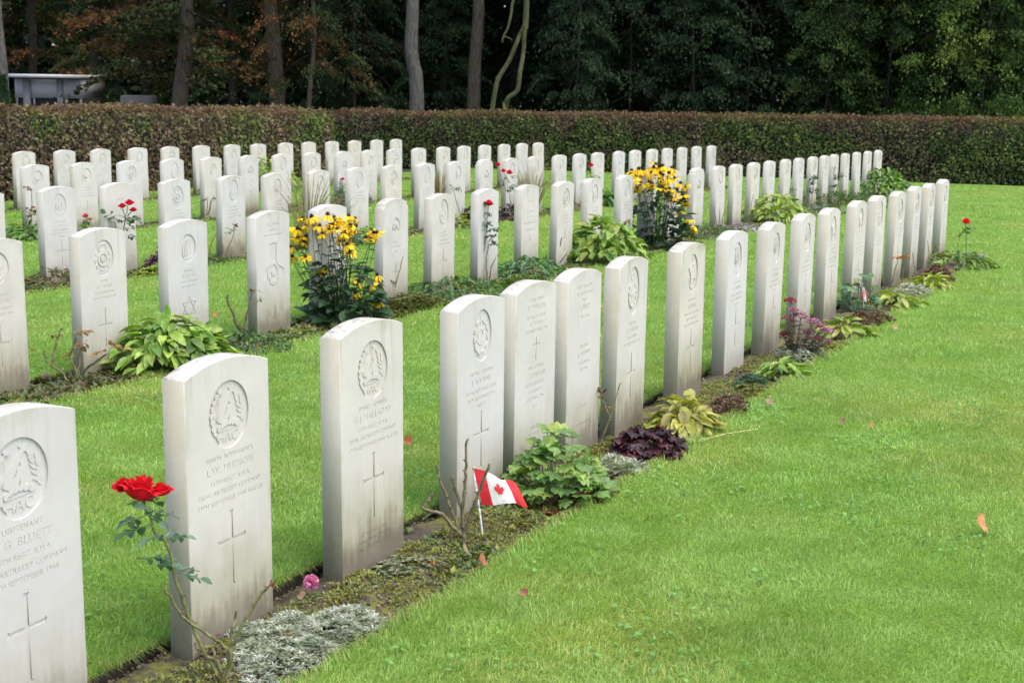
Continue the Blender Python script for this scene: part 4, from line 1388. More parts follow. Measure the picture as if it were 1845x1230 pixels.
def flag(label, S, n, poleT, poleB, hoistB, flyT, flyB, cols, leafc, droop=.0, group='small hand flags'):
    base = W(S, n, -.03); dep = base.y
    o = thing('hand_flag', label, 'flag', base, group)
    acc = Acc(); pt = at(*poleT, dep) - base
    tube(acc, [Vector((0, 0, 0)), pt * .5 + Vector((.001, 0, 0)), pt], .0033, 8, (.72, .72, .70)); acc.obj('stick', M_STEM, o)
    acc = Acc(); scat(acc, *T_BALL, np.array(pt)[None], [1, 0, 0], UPV, .005, .005, .008, (.6, .5, .2)); acc.obj('finial', M_STEM, o)
    A, B, C, D = [at(*q, dep + e) - base for q, e in ((poleT, -.004), (hoistB, -.004), (flyT, .03), (flyB, -.03))]

    def surf(s, t):
        p = A * (1 - s) * (1 - t) + B * (1 - s) * t + C * s * (1 - t) + D * s * t
        w = (math.sin(s * 8 + t * 3.2) * .012 + math.sin(s * 17 - t * 5) * .003) * s
        return p + Vector((0, w, w * .5 + .006 * math.sin(math.pi * s) * (1 - t)))
    acc = Acc()
    for s0, s1, c in ((0, .25, cols[0]), (.25, .75, cols[1]), (.75, 1, cols[0])):
        ks, kt = 9, 9
        v = [tuple(surf(s0 + (s1 - s0) * i / ks, j / kt)) for i in range(ks + 1) for j in range(kt + 1)]
        v2 = [(x, y + .0006, z) for x, y, z in v]
        f = [(i * 10 + j, i * 10 + j + 1, (i + 1) * 10 + j + 1, (i + 1) * 10 + j) for i in range(ks) for j in range(kt)]
        acc.add(v, np.array(f), c)
    cl = acc.obj('flag_cloth', M_PETAL, o)
    v2, f2, c2 = tri_fill([[(x * .12 + .5, -y * .27 + .5) for x, y in MAPLE]])
    f2 = f2[parity(c2[:, 0], c2[:, 1], [[(x * .12 + .5, -y * .27 + .5) for x, y in MAPLE]])]
    acc = Acc(); acc.add([tuple(surf(s, t) + Vector((0, -.0016, .0004))) for s, t in v2], f2, leafc)
    acc.obj('maple_leaf', M_PETAL, cl)
    return o


FR, FW = (.66, .035, .045), (.78, .77, .76)
flag('small red and white flag with a red maple leaf on a white stick', 4.33, -2.2, (853.5, 843), (872, 966), (868, 909), (929, 873), (951, 908), (FR, FW), FR)
flag('small faded red and white flag hanging limp among blue-green leaves', 10.87, -2.26, (1549, 503), (1562, 560), (1553, 540), (1560, 522), (1566, 548), ((.60, .10, .09), FW), (.62, .12, .10))

mound('geranium', 'bushy green plant with lobed leaves in front of the headstones without badges', 'plant', 4.93, -2.19, .20, .295, 135, .078, .078, [(.14, .27, .07), (.11, .22, .06), (.20, .33, .09), (.27, .36, .08)], T_LOBED, out=.5, stalks=60)
carpet('dry_leaf_litter', 'reddish brown withered leaves under the green lobed-leaf plant', 'dead leaves', 4.98, -2.12, .24, .11, 110, .045, BROWN_LEAF, .03, 2, rise=.2, wd=.6)
rose('thin rose cane with two withered brown flower heads beside the purple clump', 5.82, -2.39,
     [(.0, (1076, 835), (1082, 800), (1092, 770), (1100, 750), (1110, 715), (1117, 690)), (.03, (1098, 752), (1090, 730), (1080, 715), (1062, 703)), (-.02, (1062, 800), (1066, 780), (1068, 760), (1056, 748)), (-.03, (1050, 790), (1054, 772))],
     leaves=[(1085, 738, .03), (1070, 720, .02)], hips=[(1082, 708, 8, (.16, .09, .06)), (1060, 703, 4, (.10, .06, .04)), (1058, 752, 8, (.15, .07, .045)), (1048, 742, 5, (.12, .06, .04))],
     name='rose_cane', r0=.005, lcols=BROWN_LEAF)
carpet('silver_mat', 'small tuft of silver leaves between the green lobed plant and the purple clump', 'ground cover', 5.42, -2.12, .13, .10, 260, .028, SILVER, .05, 5, rise=1.0, wd=.28)
mound('coral_bells', 'mound of dark purple crinkled leaves in front of the eagle-badge headstone', 'plant', 5.80, -2.13, .165, .14, 140, .066, .07, PURPLE, T_HEUCH, stalks=20, up=.1, out=.8)
mound('primula', 'wilting yellow-green clump of long leaves in front of the stained headstone', 'plant', 6.30, -2.14, .15, .19, 95, .105, .048, [(.34, .36, .07), (.26, .31, .06), (.42, .38, .12)], T_OVAL, stalks=8, up=.4, out=.7, jit=.2)
carpet('stonecrop_mat', 'reddish brown low mat beyond the wilting yellow clump', 'ground cover', 6.85, -2.10, .26, .11, 420, .020, REDBROWN, .045, 5, rise=1.2)
carpet('moss_phlox', 'blue-green low tuft in front of the bright clean headstone', 'ground cover', 7.55, -2.17, .16, .08, 240, .026, [(.07, .15, .08), (.09, .17, .11), (.05, .11, .06)], .05, 6, rise=1.2, wd=.25)
carpet('stonecrop_mat', 'yellow-green mossy mat in front of the bright clean headstone', 'ground cover', 7.35, -2.13, .25, .12, 420, .018, [(.20, .24, .04), (.13, .18, .035), (.17, .12, .06)], .03, 5, rise=1.0)
mound('primula', 'light green leafy clump right of the bright clean headstone', 'plant', 7.93, -2.11, .17, .10, 62, .11, .04, BRIGHT, T_OVAL, stalks=0, up=.35, out=.8)
carpet('silver_mat', 'silver-grey mat under the pink sedum', 'ground cover', 8.62, -2.17, .24, .14, 620, .022, SILVER, .06, 5, rise=.9, wd=.45)


def sedum(label, S, n, heads, stemc, leafc, name='sedum'):
    base = W(S, n, -.02); dep = base.y
    o = thing(name, label, 'flowering plant', base)
    st = Acc(); lf = Acc()
    for (u, v, rp, col) in heads:
        e = rng.uniform(-.1, .1)
        p = at(u, v, dep + e) - base; r = .85 * rp * dep / F
        b = Vector((p.x * .15, e * .3, 0))
        mid = (b + p) / 2 + Vector((p.x * .15, 0, .02))
        path = smooth_path([b, mid, p], 5)
        tube(st, path, [.004, .0025], 6, stemc)
        ps = np.array([path[int(i)] for i in np.linspace(2, len(path) - 2, 7)])
        ps = np.repeat(ps, 3, 0)
        a = rng.uniform(0, 6.28, len(ps))
        scat(lf, *T_OVAL, ps, np.stack([np.cos(a), np.sin(a), np.full(len(a), .4)], -1), UPV, .05, .026, .04, mixc(leafc, len(ps)))
        h = Acc()
        m_ = 170
        a = rng.uniform(0, 6.28, m_); q = np.sqrt(rng.random(m_)) * r
        P = np.stack([q * np.cos(a), q * np.sin(a), r * .45 * (1 - (q / r) ** 2)], -1) + np.array(p)
        scat(h, *T_PETAL, P, rng.normal(0, 1, (m_, 3)) + [0, 0, .8], rng.normal(0, 1, (m_, 3)), .012, .009, .012, mixc(col, m_, .15))
        h.obj('flower_head', M_PETAL, o)
    st.obj('stems', M_STEM, o); lf.obj('leaves', M_LEAF, o)
    return o


PK = [(.46, .19, .31), (.55, .31, .42), (.36, .13, .23)]
DPK = [(.28, .045, .08), (.34, .07, .12)]
sedum('pink-headed sedum with one dark red head, on reddish stems', 8.55, -2.2,
      [(1424, 543, 13, DPK), (1420, 575, 15, PK), (1443, 570, 15, PK), (1466, 580, 13, PK), (1490, 598, 15, PK), (1430, 560, 10, PK), (1480, 588, 9, PK), (1412, 602, 8, DPK), (1470, 612, 9, DPK), (1492, 615, 8, PK), (1455, 600, 9, PK)],
      (.16, .09, .05), [(.14, .19, .10), (.18, .17, .09), (.20, .10, .07)])
mound('primula', 'light green leafy clump just right of the pink sedum', 'plant', 9.62, -2.12, .19, .13, 70, .12, .045, YELGREEN, T_OVAL, stalks=0, up=.35, out=.8)
carpet('stonecrop_mat', 'dark reddish mat between the pink sedum and the faded flag', 'ground cover', 10.25, -2.12, .33, .15, 620, .022, REDBROWN, .06, 5, rise=1.2)
carpet('moss_mat', 'yellow moss patch below the pink sedum', 'ground cover', 9.05, -2.07, .22, .07, 260, .02, MOSSY, .03, 5)
mound('columbine', 'airy blue-green leaves on thin stalks around the faded flag', 'plant', 10.85, -2.3, .17, .30, 42, .085, .085, [(.12, .24, .12), (.08, .18, .09), (.18, .30, .10)], T_LOBED, stalks=40, up=.4)
mound('primula', 'light green leafy clump just beyond the faded flag', 'plant', 11.32, -2.13, .22, .13, 80, .12, .045, YELGREEN, T_OVAL, stalks=0, up=.35, out=.8)
carpet('silver_mat', 'silver-grey mat beyond the faded flag', 'ground cover', 12.05, -2.15, .42, .15, 700, .026, SILVER, .06, 5, rise=.9, wd=.45)
mound('primula', 'yellow-green clump among reddish mats near the far end of the front border', 'plant', 12.65, -2.08, .18, .15, 60, .12, .045, [(.33, .38, .07), (.24, .34, .05)], T_OVAL, stalks=0, up=.35, out=.8)
carpet('stonecrop_mat', 'reddish purple mat near the far end of the front border', 'ground cover', 13.3, -2.15, .42, .15, 700, .028, REDBROWN, .09, 5, rise=1.2)
mound('primula', 'green leafy clump at the far end of the front border below the lone red rose', 'plant', 14.6, -2.15, .38, .16, 150, .13, .045, [(.12, .23, .04), (.20, .31, .06), (.09, .17, .04)], T_LANCE, stalks=0, up=.4, out=.9)
carpet('silver_mat', 'pale mat at the very end of the front border', 'ground cover', 15.25, -2.12, .25, .15, 300, .035, [(.4, .42, .42), (.3, .33, .3)], .06, 5)
rose('lone red rose on a thin stem beyond the last front headstone', 15.55, -2.25, [(.0, (1741, 470), (1741, 440), (1740, 410), (1741, 400)), (.05, (1722, 468), (1726, 440), (1731, 420))],
     [(1741, 398, 8.5)], [(1738, 412, .06), (1746, 418, .05), (1744, 410, .05), (1728, 425, .05)], r0=.005)
rose('bare rose twigs with one orange leaf in front of the far headstones', 12.4, -2.28, [(.0, (1592, 512), (1588, 490), (1585, 470), (1584, 458)), (.02, (1606, 512), (1612, 490), (1618, 470)), (.02, (1650, 500), (1646, 470), (1644, 455)), (0, (1625, 512), (1628, 480), (1634, 462))],
     leaves=[(1622, 462, .05), (1630, 460, .05)], name='rose_cane', lcols=[(.45, .16, .04), (.40, .13, .04)], r0=.0055)
rose('thin bare twigs in front of the last two headstones of the front row', 13.9, -2.27, [(.0, (1672, 482), (1674, 455), (1671, 433)), (.02, (1680, 482), (1688, 450), (1696, 440)), (0, (1676, 482), (1682, 462), (1679, 445))],
     leaves=[(1690, 448, .04), (1700, 455, .04)], name='rose_cane', lcols=[(.20, .16, .08), (.25, .18, .1)], r0=.005)

# second row
rose('bare rose twigs with a few brown-red leaves in front of the crown-badge headstone', 5.76, -5.47,
     [(0, (128, 690), (122, 685), (112, 672), (96, 660), (83, 648), (78, 633)), (.05, (94, 658), (98, 630), (104, 608), (111, 592)), (.0, (132, 690), (138, 672), (128, 650), (121, 635)), (.03, (140, 682), (143, 650), (146, 625)), (-.04, (146, 680), (158, 662), (175, 650), (192, 638)), (.0, (124, 640), (132, 625), (136, 608))],
     leaves=[(140, 602, .06), (152, 618, .055), (112, 643, .045), (184, 632, .055), (196, 614, .05), (210, 626, .05), (150, 596, .04), (92, 604, .04)], lcols=[(.30, .10, .05), (.20, .12, .05), (.25, .17, .06)], name='rose_bush', r0=.0085)
mound('hosta', 'large yellow-green clump of broad pointed leaves in front of the star-marked headstone', 'plant', 6.45, -5.36, .37, .31, 300, .125, .055, [(.15, .30, .04), (.21, .34, .055), (.10, .22, .035), (.30, .40, .08)], T_OVAL, ell=1.05, stalks=30, up=.3, out=.7, jit=.2)
mound('speedwell', 'low dark green leafy tuft right of the yellow-green clump', 'ground cover', 7.12, -5.32, .30, .14, 420, .042, .022, MIDGREEN, T_LEAF, stalks=0)
rose('bare forked rose stump in front of the broad-cross headstone', 7.5, -5.45, [(0, (447, 604), (438, 597), (426, 585), (420, 565), (412, 548), (409, 532)), (.04, (440, 598), (443, 575), (450, 545), (455, 522)), (.0, (436, 596), (430, 590), (432, 585))],
     leaves=[(450, 520, .05), (462, 540, .04)], name='pruned_rose', lcols=[(.25, .3, .12), (.3, .2, .1)], cane_col=(.12, .10, .06), r0=.010)


PETALC = [(.86, .60, .022), (.84, .50, .016), (.90, .68, .04)]
_m = []
for dr in (.35, .75, 1.1):
    acc = Acc(); k = 12
    a = np.arange(k) * 2 * np.pi / k + rng.normal(0, .1, k)
    o2 = np.stack([np.cos(a), np.sin(a), np.zeros(k)], -1)
    scat(acc, *T_PETAL, o2 * .007, o2 + UPV * (.25 - dr) + rng.normal(0, .1, (k, 3)), UPV + o2 * .4, rng.uniform(.032, .040, k), rng.uniform(.012, .016, k), .03, mixc(PETALC, k, .08))
    _m.append(acc.mesh('petals', M_PETAL))
acc = Acc()
scat(acc, *T_BALL, np.array([[0, 0, .004]]), [1, 0, 0], UPV, .0095, .0095, .012, (.022, .011, .008))
k = 60; d_ = unit(rng.normal(0, 1, (k, 3)) + [0, 0, .6])
scat(acc, *T_SMALL, d_ * [.009, .009, .011] + [0, 0, .004], d_, rng.normal(0, 1, (k, 3)), .004, .003, .004, mixc([(.05, .02, .012), (.02, .01, .008)], k))
CONE = acc.mesh('cone', M_STEM)


def coneflowers(label, S, n, blooms, leaves_k, H, rad, dep_jit, leafc, scale):
    base = W(S, n, -.02); dep = base.y
    o = thing('coneflower', label, 'flower', base, 'yellow coneflower clumps')
    st = Acc(); lf = Acc()
    for i, (u, v) in enumerate(blooms):
        e = rng.uniform(-dep_jit, dep_jit)
        p = at(u, v, dep + e) - base
        b = Vector((p.x * .25 + rng.normal(0, .03), e * .5, 0))
        path = smooth_path([b, b.lerp(p, .5) + Vector((rng.normal(0, .03), 0, .03)), p - Vector((0, 0, .012))], 6)
        tube(st, path, [.0036, .002], 5, (.06, .10, .035))
        for j in range(2, len(path) - 2, 2):
            if rng.random() < .8:
                a = rng.uniform(0, 6.28); s_ = (1 - j / len(path)) * .6 + .4
                scat(lf, *T_LEAF, np.array(path[j])[None], [math.cos(a), math.sin(a), .35], UPV, .085 * s_, .04 * s_, .08, mixc(leafc, 1))
        f_ = put('flower', _m[i % 3], o, p, scale * rng.uniform(.85, 1.1), (rng.uniform(.0, .9), rng.uniform(-.4, .4), rng.uniform(0, 6)))
        put('cone', CONE, f_, (0, 0, 0))
    k = leaves_k
    a = rng.uniform(0, 6.28, k); q = np.sqrt(rng.random(k)); z = H * rng.random(k) ** 1.4
    P = np.stack([rad * q * np.cos(a) * (1 - .35 * z / H), rad * q * np.sin(a) * (1 - .35 * z / H), z + .02], -1)
    X = np.stack([np.cos(a), np.sin(a), np.full(k, .15)], -1) + rng.normal(0, .3, (k, 3))
    l = rng.uniform(.09, .16, k) * (1 - .35 * z / H)
    scat(lf, *T_OVAL, P, X, UPV + rng.normal(0, .3, (k, 3)), l, l * .62, l, mixc(leafc, k, .14))
    st.obj('stems', M_STEM, o); lf.obj('leaves', M_LEAF, o)


z1 = [(620, 520), (668, 508), (758, 498), (875, 503), (912, 520), (805, 535), (848, 545), (885, 560), (710, 560), (775, 560), (640, 560), (583, 575), (812, 580), (588, 625), (865, 600), (620, 650), (672, 645), (735, 665), (850, 645), (870, 665), (735, 705), (885, 705), (545, 680), (560, 735), (632, 735), (697, 815), (742, 797), (1003, 635), (1042, 598), (1040, 840), (927, 875), (1003, 895), (917, 945), (978, 985), (1050, 990), (908, 1085)]
z1 += [(560 + 70 * math.cos(a) * b * 4.6, 600 - 70 * math.sin(a) * b * 1.2 - 20) for a, b in zip(np.arange(14) * 2.4, np.linspace(.15, .95, 14))]
z1 = [(x + (160 if i >= 36 else 0), y) for i, (x, y) in enumerate(z1)]
coneflowers('near clump of yellow coneflowers with dark cones in the second row', 8.42, -5.42, [(350 + x / 3.155, 230 + y / 3.155) for x, y in z1], 230, .42, .30, .14, [(.035, .085, .035), (.05, .11, .045), (.025, .06, .028)], 1.38)
z2 = [(545, 420), (600, 430), (620, 400), (690, 440), (785, 385), (885, 370), (900, 425), (985, 395), (530, 460), (640, 560), (740, 555), (605, 600), (845, 510), (870, 540), (950, 505), (1020, 505), (760, 570), (935, 550), (855, 610), (965, 625), (1040, 640), (1140, 600), (955, 690), (995, 725), (1105, 690), (1135, 760), (1105, 860), (1065, 895), (1185, 950), (1255, 1050), (1200, 1120), (590, 820), (325, 970), (800, 350), (850, 450), (700, 480), (650, 480), (750, 430), (820, 400), (900, 600), (580, 490), (1080, 560), (880, 470), (960, 450)]
coneflowers('far clump of yellow coneflowers with broad dark green leaves in the second row', 14.75, -5.38, [(1050 + x / 6.15, 240 + y / 6.15) for x, y in z2], 260, .70, .38, .25, [(.02, .055, .03), (.035, .08, .04), (.015, .04, .022)], 1.9)
rose('bare green rose canes in front of the step-shouldered headstone', 9.4, -5.42, [(0, (692, 545), (700, 520), (706, 490), (708, 458)), (.03, (700, 545), (712, 515), (722, 480), (726, 462)), (0, (712, 540), (711, 520), (716, 505)), (0, (690, 545), (682, 500), (680, 470)), (.02, (694, 545), (702, 500), (706, 475))],
     leaves=[(700, 505, .04), (683, 470, .04)], name='rose_cane', r0=.005, lcols=MIDGREEN)
carpet('saxifrage_mat', 'low brownish green mat right of the near yellow coneflowers', 'ground cover', 9.1, -5.3, .42, .16, 800, .034, [(.13, .16, .04), (.10, .12, .04), (.16, .13, .05), (.08, .13, .03)], .09, 5, rise=.9)
mound('periwinkle', 'spreading dark green leafy cover between the coneflowers and the tall red rose', 'ground cover', 10.05, -5.38, .50, .16, 620, .05, .028, MIDGREEN, T_LEAF, stalks=0, ell=1.2)
rose('tall leafy red rose with a second low bloom before a second-row headstone', 10.92, -5.44,
     [(0, (872, 506), (868, 478), (872, 450), (876, 420), (878, 390), (880, 370)), (.03, (858, 506), (858, 485), (859, 463)), (.0, (878, 506), (876, 470), (880, 440)), (.04, (868, 506), (864, 470), (871, 440), (878, 410)), (0, (882, 504), (886, 480), (893, 465))],
     [(881, 365, 9), (858, 460, 7)], [(870, 383, .06), (866, 410, .07), (870, 405, .06), (884, 385, .05), (884, 400, .05), (880, 415, .05), (890, 412, .05), (878, 425, .05), (886, 432, .05), (872, 438, .04), (890, 425, .05), (894, 462, .03), (884, 440, .04)], lcols=[(.06, .13, .07), (.09, .17, .10), (.05, .1, .05)], r0=.006)
mound('phlox', 'grey-green leafy clump in front of the headstone with dark lettering', 'plant', 11.45, -5.40, .36, .20, 300, .075, .026, [(.09, .20, .08), (.12, .24, .10), (.06, .15, .06)], T_LANCE, stalks=0, ell=1.1, up=.5)
carpet('saxifrage_mat', 'low mid-green mat at the foot of the tall leafy red rose', 'ground cover', 10.95, -5.26, .45, .12, 600, .034, [(.11, .19, .04), (.14, .2, .05)], .06, 5)
rose('cluster of dark bare canes in the second row', 12.5, -5.45, [(0, (990, 478), (997, 455), (999, 425)), (.02, (998, 478), (1002, 450), (1005, 423)), (.0, (1000, 478), (1008, 450), (1012, 428)), (0, (996, 478), (996, 450), (995, 432)), (0, (1000, 478), (1010, 472), (1022, 455)), (0, (992, 478), (986, 470), (985, 460))],
     name='rose_cane', cane_col=(.05, .045, .035), r0=.0062)
mound('hydrangea', 'large bright green shrubby plant with broad leaves in the second row', 'shrub', 13.05, -5.33, .44, .46, 330, .13, .07, [(.17, .31, .045), (.22, .36, .06), (.11, .22, .04), (.30, .38, .07)], T_OVAL, stalks=40, up=.3, out=.6)
rose('short dead stalks in front of the headstone left of the far coneflowers', 13.95, -5.42, [(0, (1124, 440), (1125, 420), (1124, 400)), (0, (1132, 440), (1133, 415), (1134, 398)), (0, (1140, 440), (1137, 420), (1129, 402))], name='dead_stalks', cat='dead stalks', cane_col=(.22, .18, .12), r0=.005,
     hips=[(1124, 400, 5, (.2, .17, .1)), (1134, 398, 5, (.2, .17, .1))])
mound('catmint', 'low grey-green tuft right of the far coneflowers', 'ground cover', 16.3, -5.3, .45, .16, 420, .06, .022, [(.07, .14, .05), (.10, .17, .07)], T_LANCE, stalks=0, up=.6, ell=1.1)
rose('thin bare canes in front of the headstone right of the far coneflowers', 16.6, -5.44, [(0, (1292, 415), (1289, 390), (1286, 372)), (0, (1298, 415), (1303, 390), (1307, 375)), (0, (1294, 415), (1296, 395), (1297, 378))], name='rose_cane', r0=.006, cane_col=(.15, .12, .08))
mound('aster', 'pale lilac low aster in front of a headstone in the second row', 'flower', 17.5, -5.3, .32, .10, 260, .05, .03, [(.42, .32, .48), (.35, .27, .40), (.12, .17, .10)], T_PETAL, stalks=0)
mound('hosta', 'round yellow-green clump at mid-length of the second row', 'plant', 19.2, -5.30, .48, .40, 330, .13, .055, [(.26, .36, .05), (.33, .42, .08), (.18, .29, .05)], T_OVAL, stalks=15, up=.3)
mound('catmint', 'low grey-green cover just beyond the round yellow-green clump', 'ground cover', 20.9, -5.28, .60, .16, 420, .07, .026, [(.08, .15, .08), (.12, .19, .11), (.2, .17, .22)], T_LANCE, stalks=0, up=.6, ell=1.3)
mound('heather', 'dense dark green cover left of the far green shrub', 'ground cover', 23.2, -5.30, .95, .22, 900, .07, .024, MIDGREEN, T_LANCE, stalks=0, up=.8, ell=1.3)
mound('hydrangea', 'green rounded shrub at the far end of the second row', 'shrub', 26.3, -5.30, .55, .50, 300, .15, .07, [(.12, .24, .05), (.17, .30, .06), (.08, .17, .04)], T_OVAL, stalks=20, up=.35)
for S_, uu, vv, lab_ in ((18.6, (1355, 396), 350, 'thin dry rose twigs left of the round yellow-green clump'), (20.9, (1412, 378), 330, 'leafy grey rose branch over two headstones beyond the round yellow-green clump'), (22.0, (1457, 372), 312, 'twiggy rose with dark leaves against a mottled headstone in the second row'), (23.6, (1502, 357), 302, 'sparse leafy rose against a white headstone near the far shrub')):
    u_, v_ = uu
    rose(lab_, S_, -5.45, [(0, (u_, v_), (u_ - 2, (v_ + vv) / 2), (u_ + 3, vv)), (0, (u_ + 3, v_), (u_ + 8, (v_ + vv) / 2), (u_ + 7, vv + 8)), (.0, (u_ - 3, v_), (u_ - 8, (v_ + vv) / 2 + 5))],
         leaves=[] if S_ < 19 else [(u_ + rng.uniform(-10, 12), rng.uniform(vv, (v_ + vv) / 2 + 8), .07) for _ in range(9)], name='rose_bush', r0=.006, lcols=[(.07, .11, .07), (.10, .14, .10), (.05, .08, .05)])

# third row and behind
rose('three red roses on one leafy stem in front of a headstone of the third row', 9.75, -8.6, [(0, (222, 430), (224, 405), (228, 385), (230, 370)), (.02, (215, 430), (210, 415), (207, 400)), (.02, (226, 395), (222, 380), (219, 372)), (0, (229, 390), (236, 382), (240, 378))],
     [(233, 364, 9), (220, 370, 7.5), (240, 377, 7)], [(205, 392, .09), (212, 395, .08), (236, 392, .08), (228, 400, .07), (240, 396, .07), (206, 410, .06), (220, 390, .07), (232, 424, .06), (226, 412, .05)], lcols=[(.08, .16, .09), (.12, .2, .12)], r0=.006)
mound('coral_bells', 'dark purple leafy clump left of the star-marked headstone', 'plant', 10.25, -8.45, .25, .26, 150, .08, .075, PURPLE, T_HEUCH, stalks=10)
carpet('stonecrop_mat', 'yellow-green low mat beside the dark purple clump of the third row', 'ground cover', 10.0, -8.38, .35, .14, 320, .04, YELGREEN, .06, 5)
mound('wallflower', 'narrow dark leaves with small red flowers at the foot of a third-row headstone', 'plant', 8.95, -8.55, .35, .14, 160, .08, .02, [(.10, .15, .06), (.10, .13, .06), (.08, .12, .05), (.13, .1, .06), (.22, .05, .04)], T_LANCE, stalks=0, up=.8)
rose('small pinkish red rose low between two headstones at the left', 11.45, -11.6, [(0, (155, 412), (155, 400), (156, 392)), (0, (160, 412), (162, 402), (163, 395))], [(154, 388, 6.5), (162, 394, 4.5)], [(150, 400, .08), (162, 405, .08), (146, 406, .08)], lcols=BRIGHT, mesh=PINKB)
mound('primula', 'green leafy tuft under the small pinkish red rose', 'plant', 11.9, -11.75, .45, .22, 120, .14, .06, [(.09, .2, .04), (.13, .25, .05)], T_OVAL, stalks=0)
rose('bare rose with brown leaves in front of the leftmost headstone of the fourth row', 11.7, -11.75, [(0, (48, 430), (46, 405), (56, 380), (57, 345)), (.0, (44, 430), (42, 400), (40, 380)), (0, (52, 430), (56, 400), (58, 375))],
     leaves=[(45, 380, .08), (62, 378, .08), (56, 340, .06), (50, 388, .06), (66, 384, .06)], lcols=BROWN_LEAF, r0=.008)
mound('hydrangea', 'yellow-green shrub at the left edge before the hedge', 'shrub', 13.55, -14.7, .55, .55, 240, .15, .07, [(.20, .30, .05), (.28, .36, .07), (.13, .22, .04)], T_OVAL, stalks=10)
rose('dry twiggy rose with tiny leaves between the headstones left of the pale grass', 14.6, -11.75, [(0, (372, 388), (374, 365), (372, 355)), (0, (376, 388), (381, 365), (386, 352)), (0, (370, 388), (366, 372), (362, 366)), (0, (374, 388), (378, 372), (380, 360))], leaves=[(372, 358, .06), (384, 360, .05)], lcols=BROWN_LEAF, r0=.007)
rose('rose twig with one withered dark bloom in front of a third-row headstone', 11.15, -8.55, [(0, (404, 470), (412, 445), (420, 425), (424, 408)), (0, (398, 470), (402, 450), (400, 440)), (0, (384, 470), (378, 455), (382, 435), (390, 420))], hips=[(423, 407, 4, (.10, .02, .03))], leaves=[(412, 412, .05), (416, 418, .04)], r0=.006, name='rose_cane')


def tall_grass(label, S, n, k, L, cols, spread, group='clumps of ornamental grass'):
    o = thing('ornamental_grass', label, 'grass clump', W(S, n, -.02), group)
    acc = Acc()
    a = rng.uniform(0, 6.28, k); r = spread * np.sqrt(rng.random(k))
    for i in range(k):
        b = Vector((.06 * math.cos(a[i]), .06 * math.sin(a[i]), 0))
        l = L * rng.uniform(.6, 1.1)
        tip = Vector((r[i] * math.cos(a[i]), r[i] * math.sin(a[i]), l * rng.uniform(.75, 1)))
        mid = b.lerp(tip, .55) + Vector((-.1 * tip.x, -.1 * tip.y, l * .12))
        tube(acc, smooth_path([b, mid, tip], 4), [.0045, .0014], 3, mixc(cols, 1)[0], False)
    acc.obj('blades', M_LEAF, o)


STRAW = [(.42, .36, .15), (.30, .30, .12), (.22, .27, .08), (.5, .42, .2)]
tall_grass('pale tall grass clump veiling a headstone of the third row', 12.45, -8.45, 110, .85, STRAW, .42)
tall_grass('green and straw grass clump right of the veiled headstone', 12.95, -8.55, 70, .6, [(.16, .24, .07), (.3, .32, .12)], .35)
tall_grass('straw-coloured grass between headstones right of the two red roses', 18.15, -8.55, 120, .75, STRAW, .40)
tall_grass('straw grass in front of the headstones at the middle of the fourth row', 21.3, -11.75, 60, .55, [(.42, .33, .14), (.34, .27, .12)], .25)
tall_grass('dry tall grass behind the last headstone of the third row', 27.0, -8.95, 90, .95, [(.30, .25, .11), (.22, .19, .09)], .5)
tall_grass('dry grass rising behind the last headstone of the fourth row', 26.1, -12.2, 60, .95, [(.17, .17, .08), (.22, .19, .09)], .45)
tall_grass('dry grass behind the far headstones at the end of the third row', 25.2, -9.0, 70, 1.0, [(.30, .25, .11), (.22, .19, .09)], .35)
rose('pair of red roses with a third bloom beside, tall and leafy in the third row', 17.35, -8.6, [(0, (918, 408), (922, 385), (920, 362), (916, 345), (913, 325), (912, 315)), (.0, (912, 345), (905, 325), (898, 300)), (0, (918, 330), (908, 312))],
     [(918, 310, 6.5), (907, 307, 5.5), (897, 296, 5.5)], [(912, 323, .08), (920, 335, .08), (915, 342, .07), (908, 330, .07), (922, 318, .06)], lcols=[(.10, .18, .10), (.14, .22, .14)], r0=.0065)
rose('thin arching bare rose in front of the headstone left of the step-shouldered one, third row', 16.05, -8.6, [(0, (827, 404), (829, 385), (822, 362), (818, 345)), (0, (825, 404), (832, 385), (834, 375))], leaves=[(820, 342, .06), (822, 338, .06)], r0=.006, name='rose_cane', cane_col=(.12, .12, .07))
mound('primula', 'bright yellow-green tuft left of the tall leafy red rose', 'plant', 15.75, -8.45, .32, .18, 80, .13, .06, YELGREEN, T_OVAL, stalks=0)
mound('coral_bells', 'purple leaf clump behind the left shoulder of the tall red rose headstone', 'plant', 16.5, -8.52, .26, .28, 110, .09, .08, PURPLE, T_HEUCH, stalks=8)
mound('coral_bells', 'purple leaf clump with a pale violet flower right of the tall red rose headstone', 'plant', 17.35, -8.42, .30, .24, 120, .09, .08, PURPLE + [(.35, .28, .42)], T_HEUCH, stalks=8)
mound('lavender', 'grey-green dome between the third and fourth rows, right of centre', 'plant', 18.35, -11.7, .35, .34, 260, .09, .03, GREYGREEN, T_LANCE, stalks=0, up=.8)
mound('lavender', 'grey-green dome right of the pale tall grass', 'plant', 13.1, -8.5, .28, .26, 200, .08, .03, [(.08, .15, .10), (.11, .18, .12)], T_LANCE, stalks=0, up=.8)
mound('hydrangea', 'yellow-green shrub low behind the fourth row left of centre', 'shrub', 20.7, -14.9, .55, .62, 220, .16, .08, [(.20, .32, .05), (.28, .38, .08), (.13, .22, .04)], T_OVAL, stalks=10)
mound('primula', 'small yellow-green tuft behind the fourth row near a cream headstone', 'plant', 19.15, -14.85, .25, .35, 80, .14, .06, YELGREEN, T_OVAL, stalks=0)
mound('primula', 'broad green leaves low between third-row headstones left of the far coneflowers', 'plant', 20.6, -8.5, .35, .26, 60, .22, .13, [(.09, .19, .06), (.13, .24, .08)], T_OVAL, stalks=10)
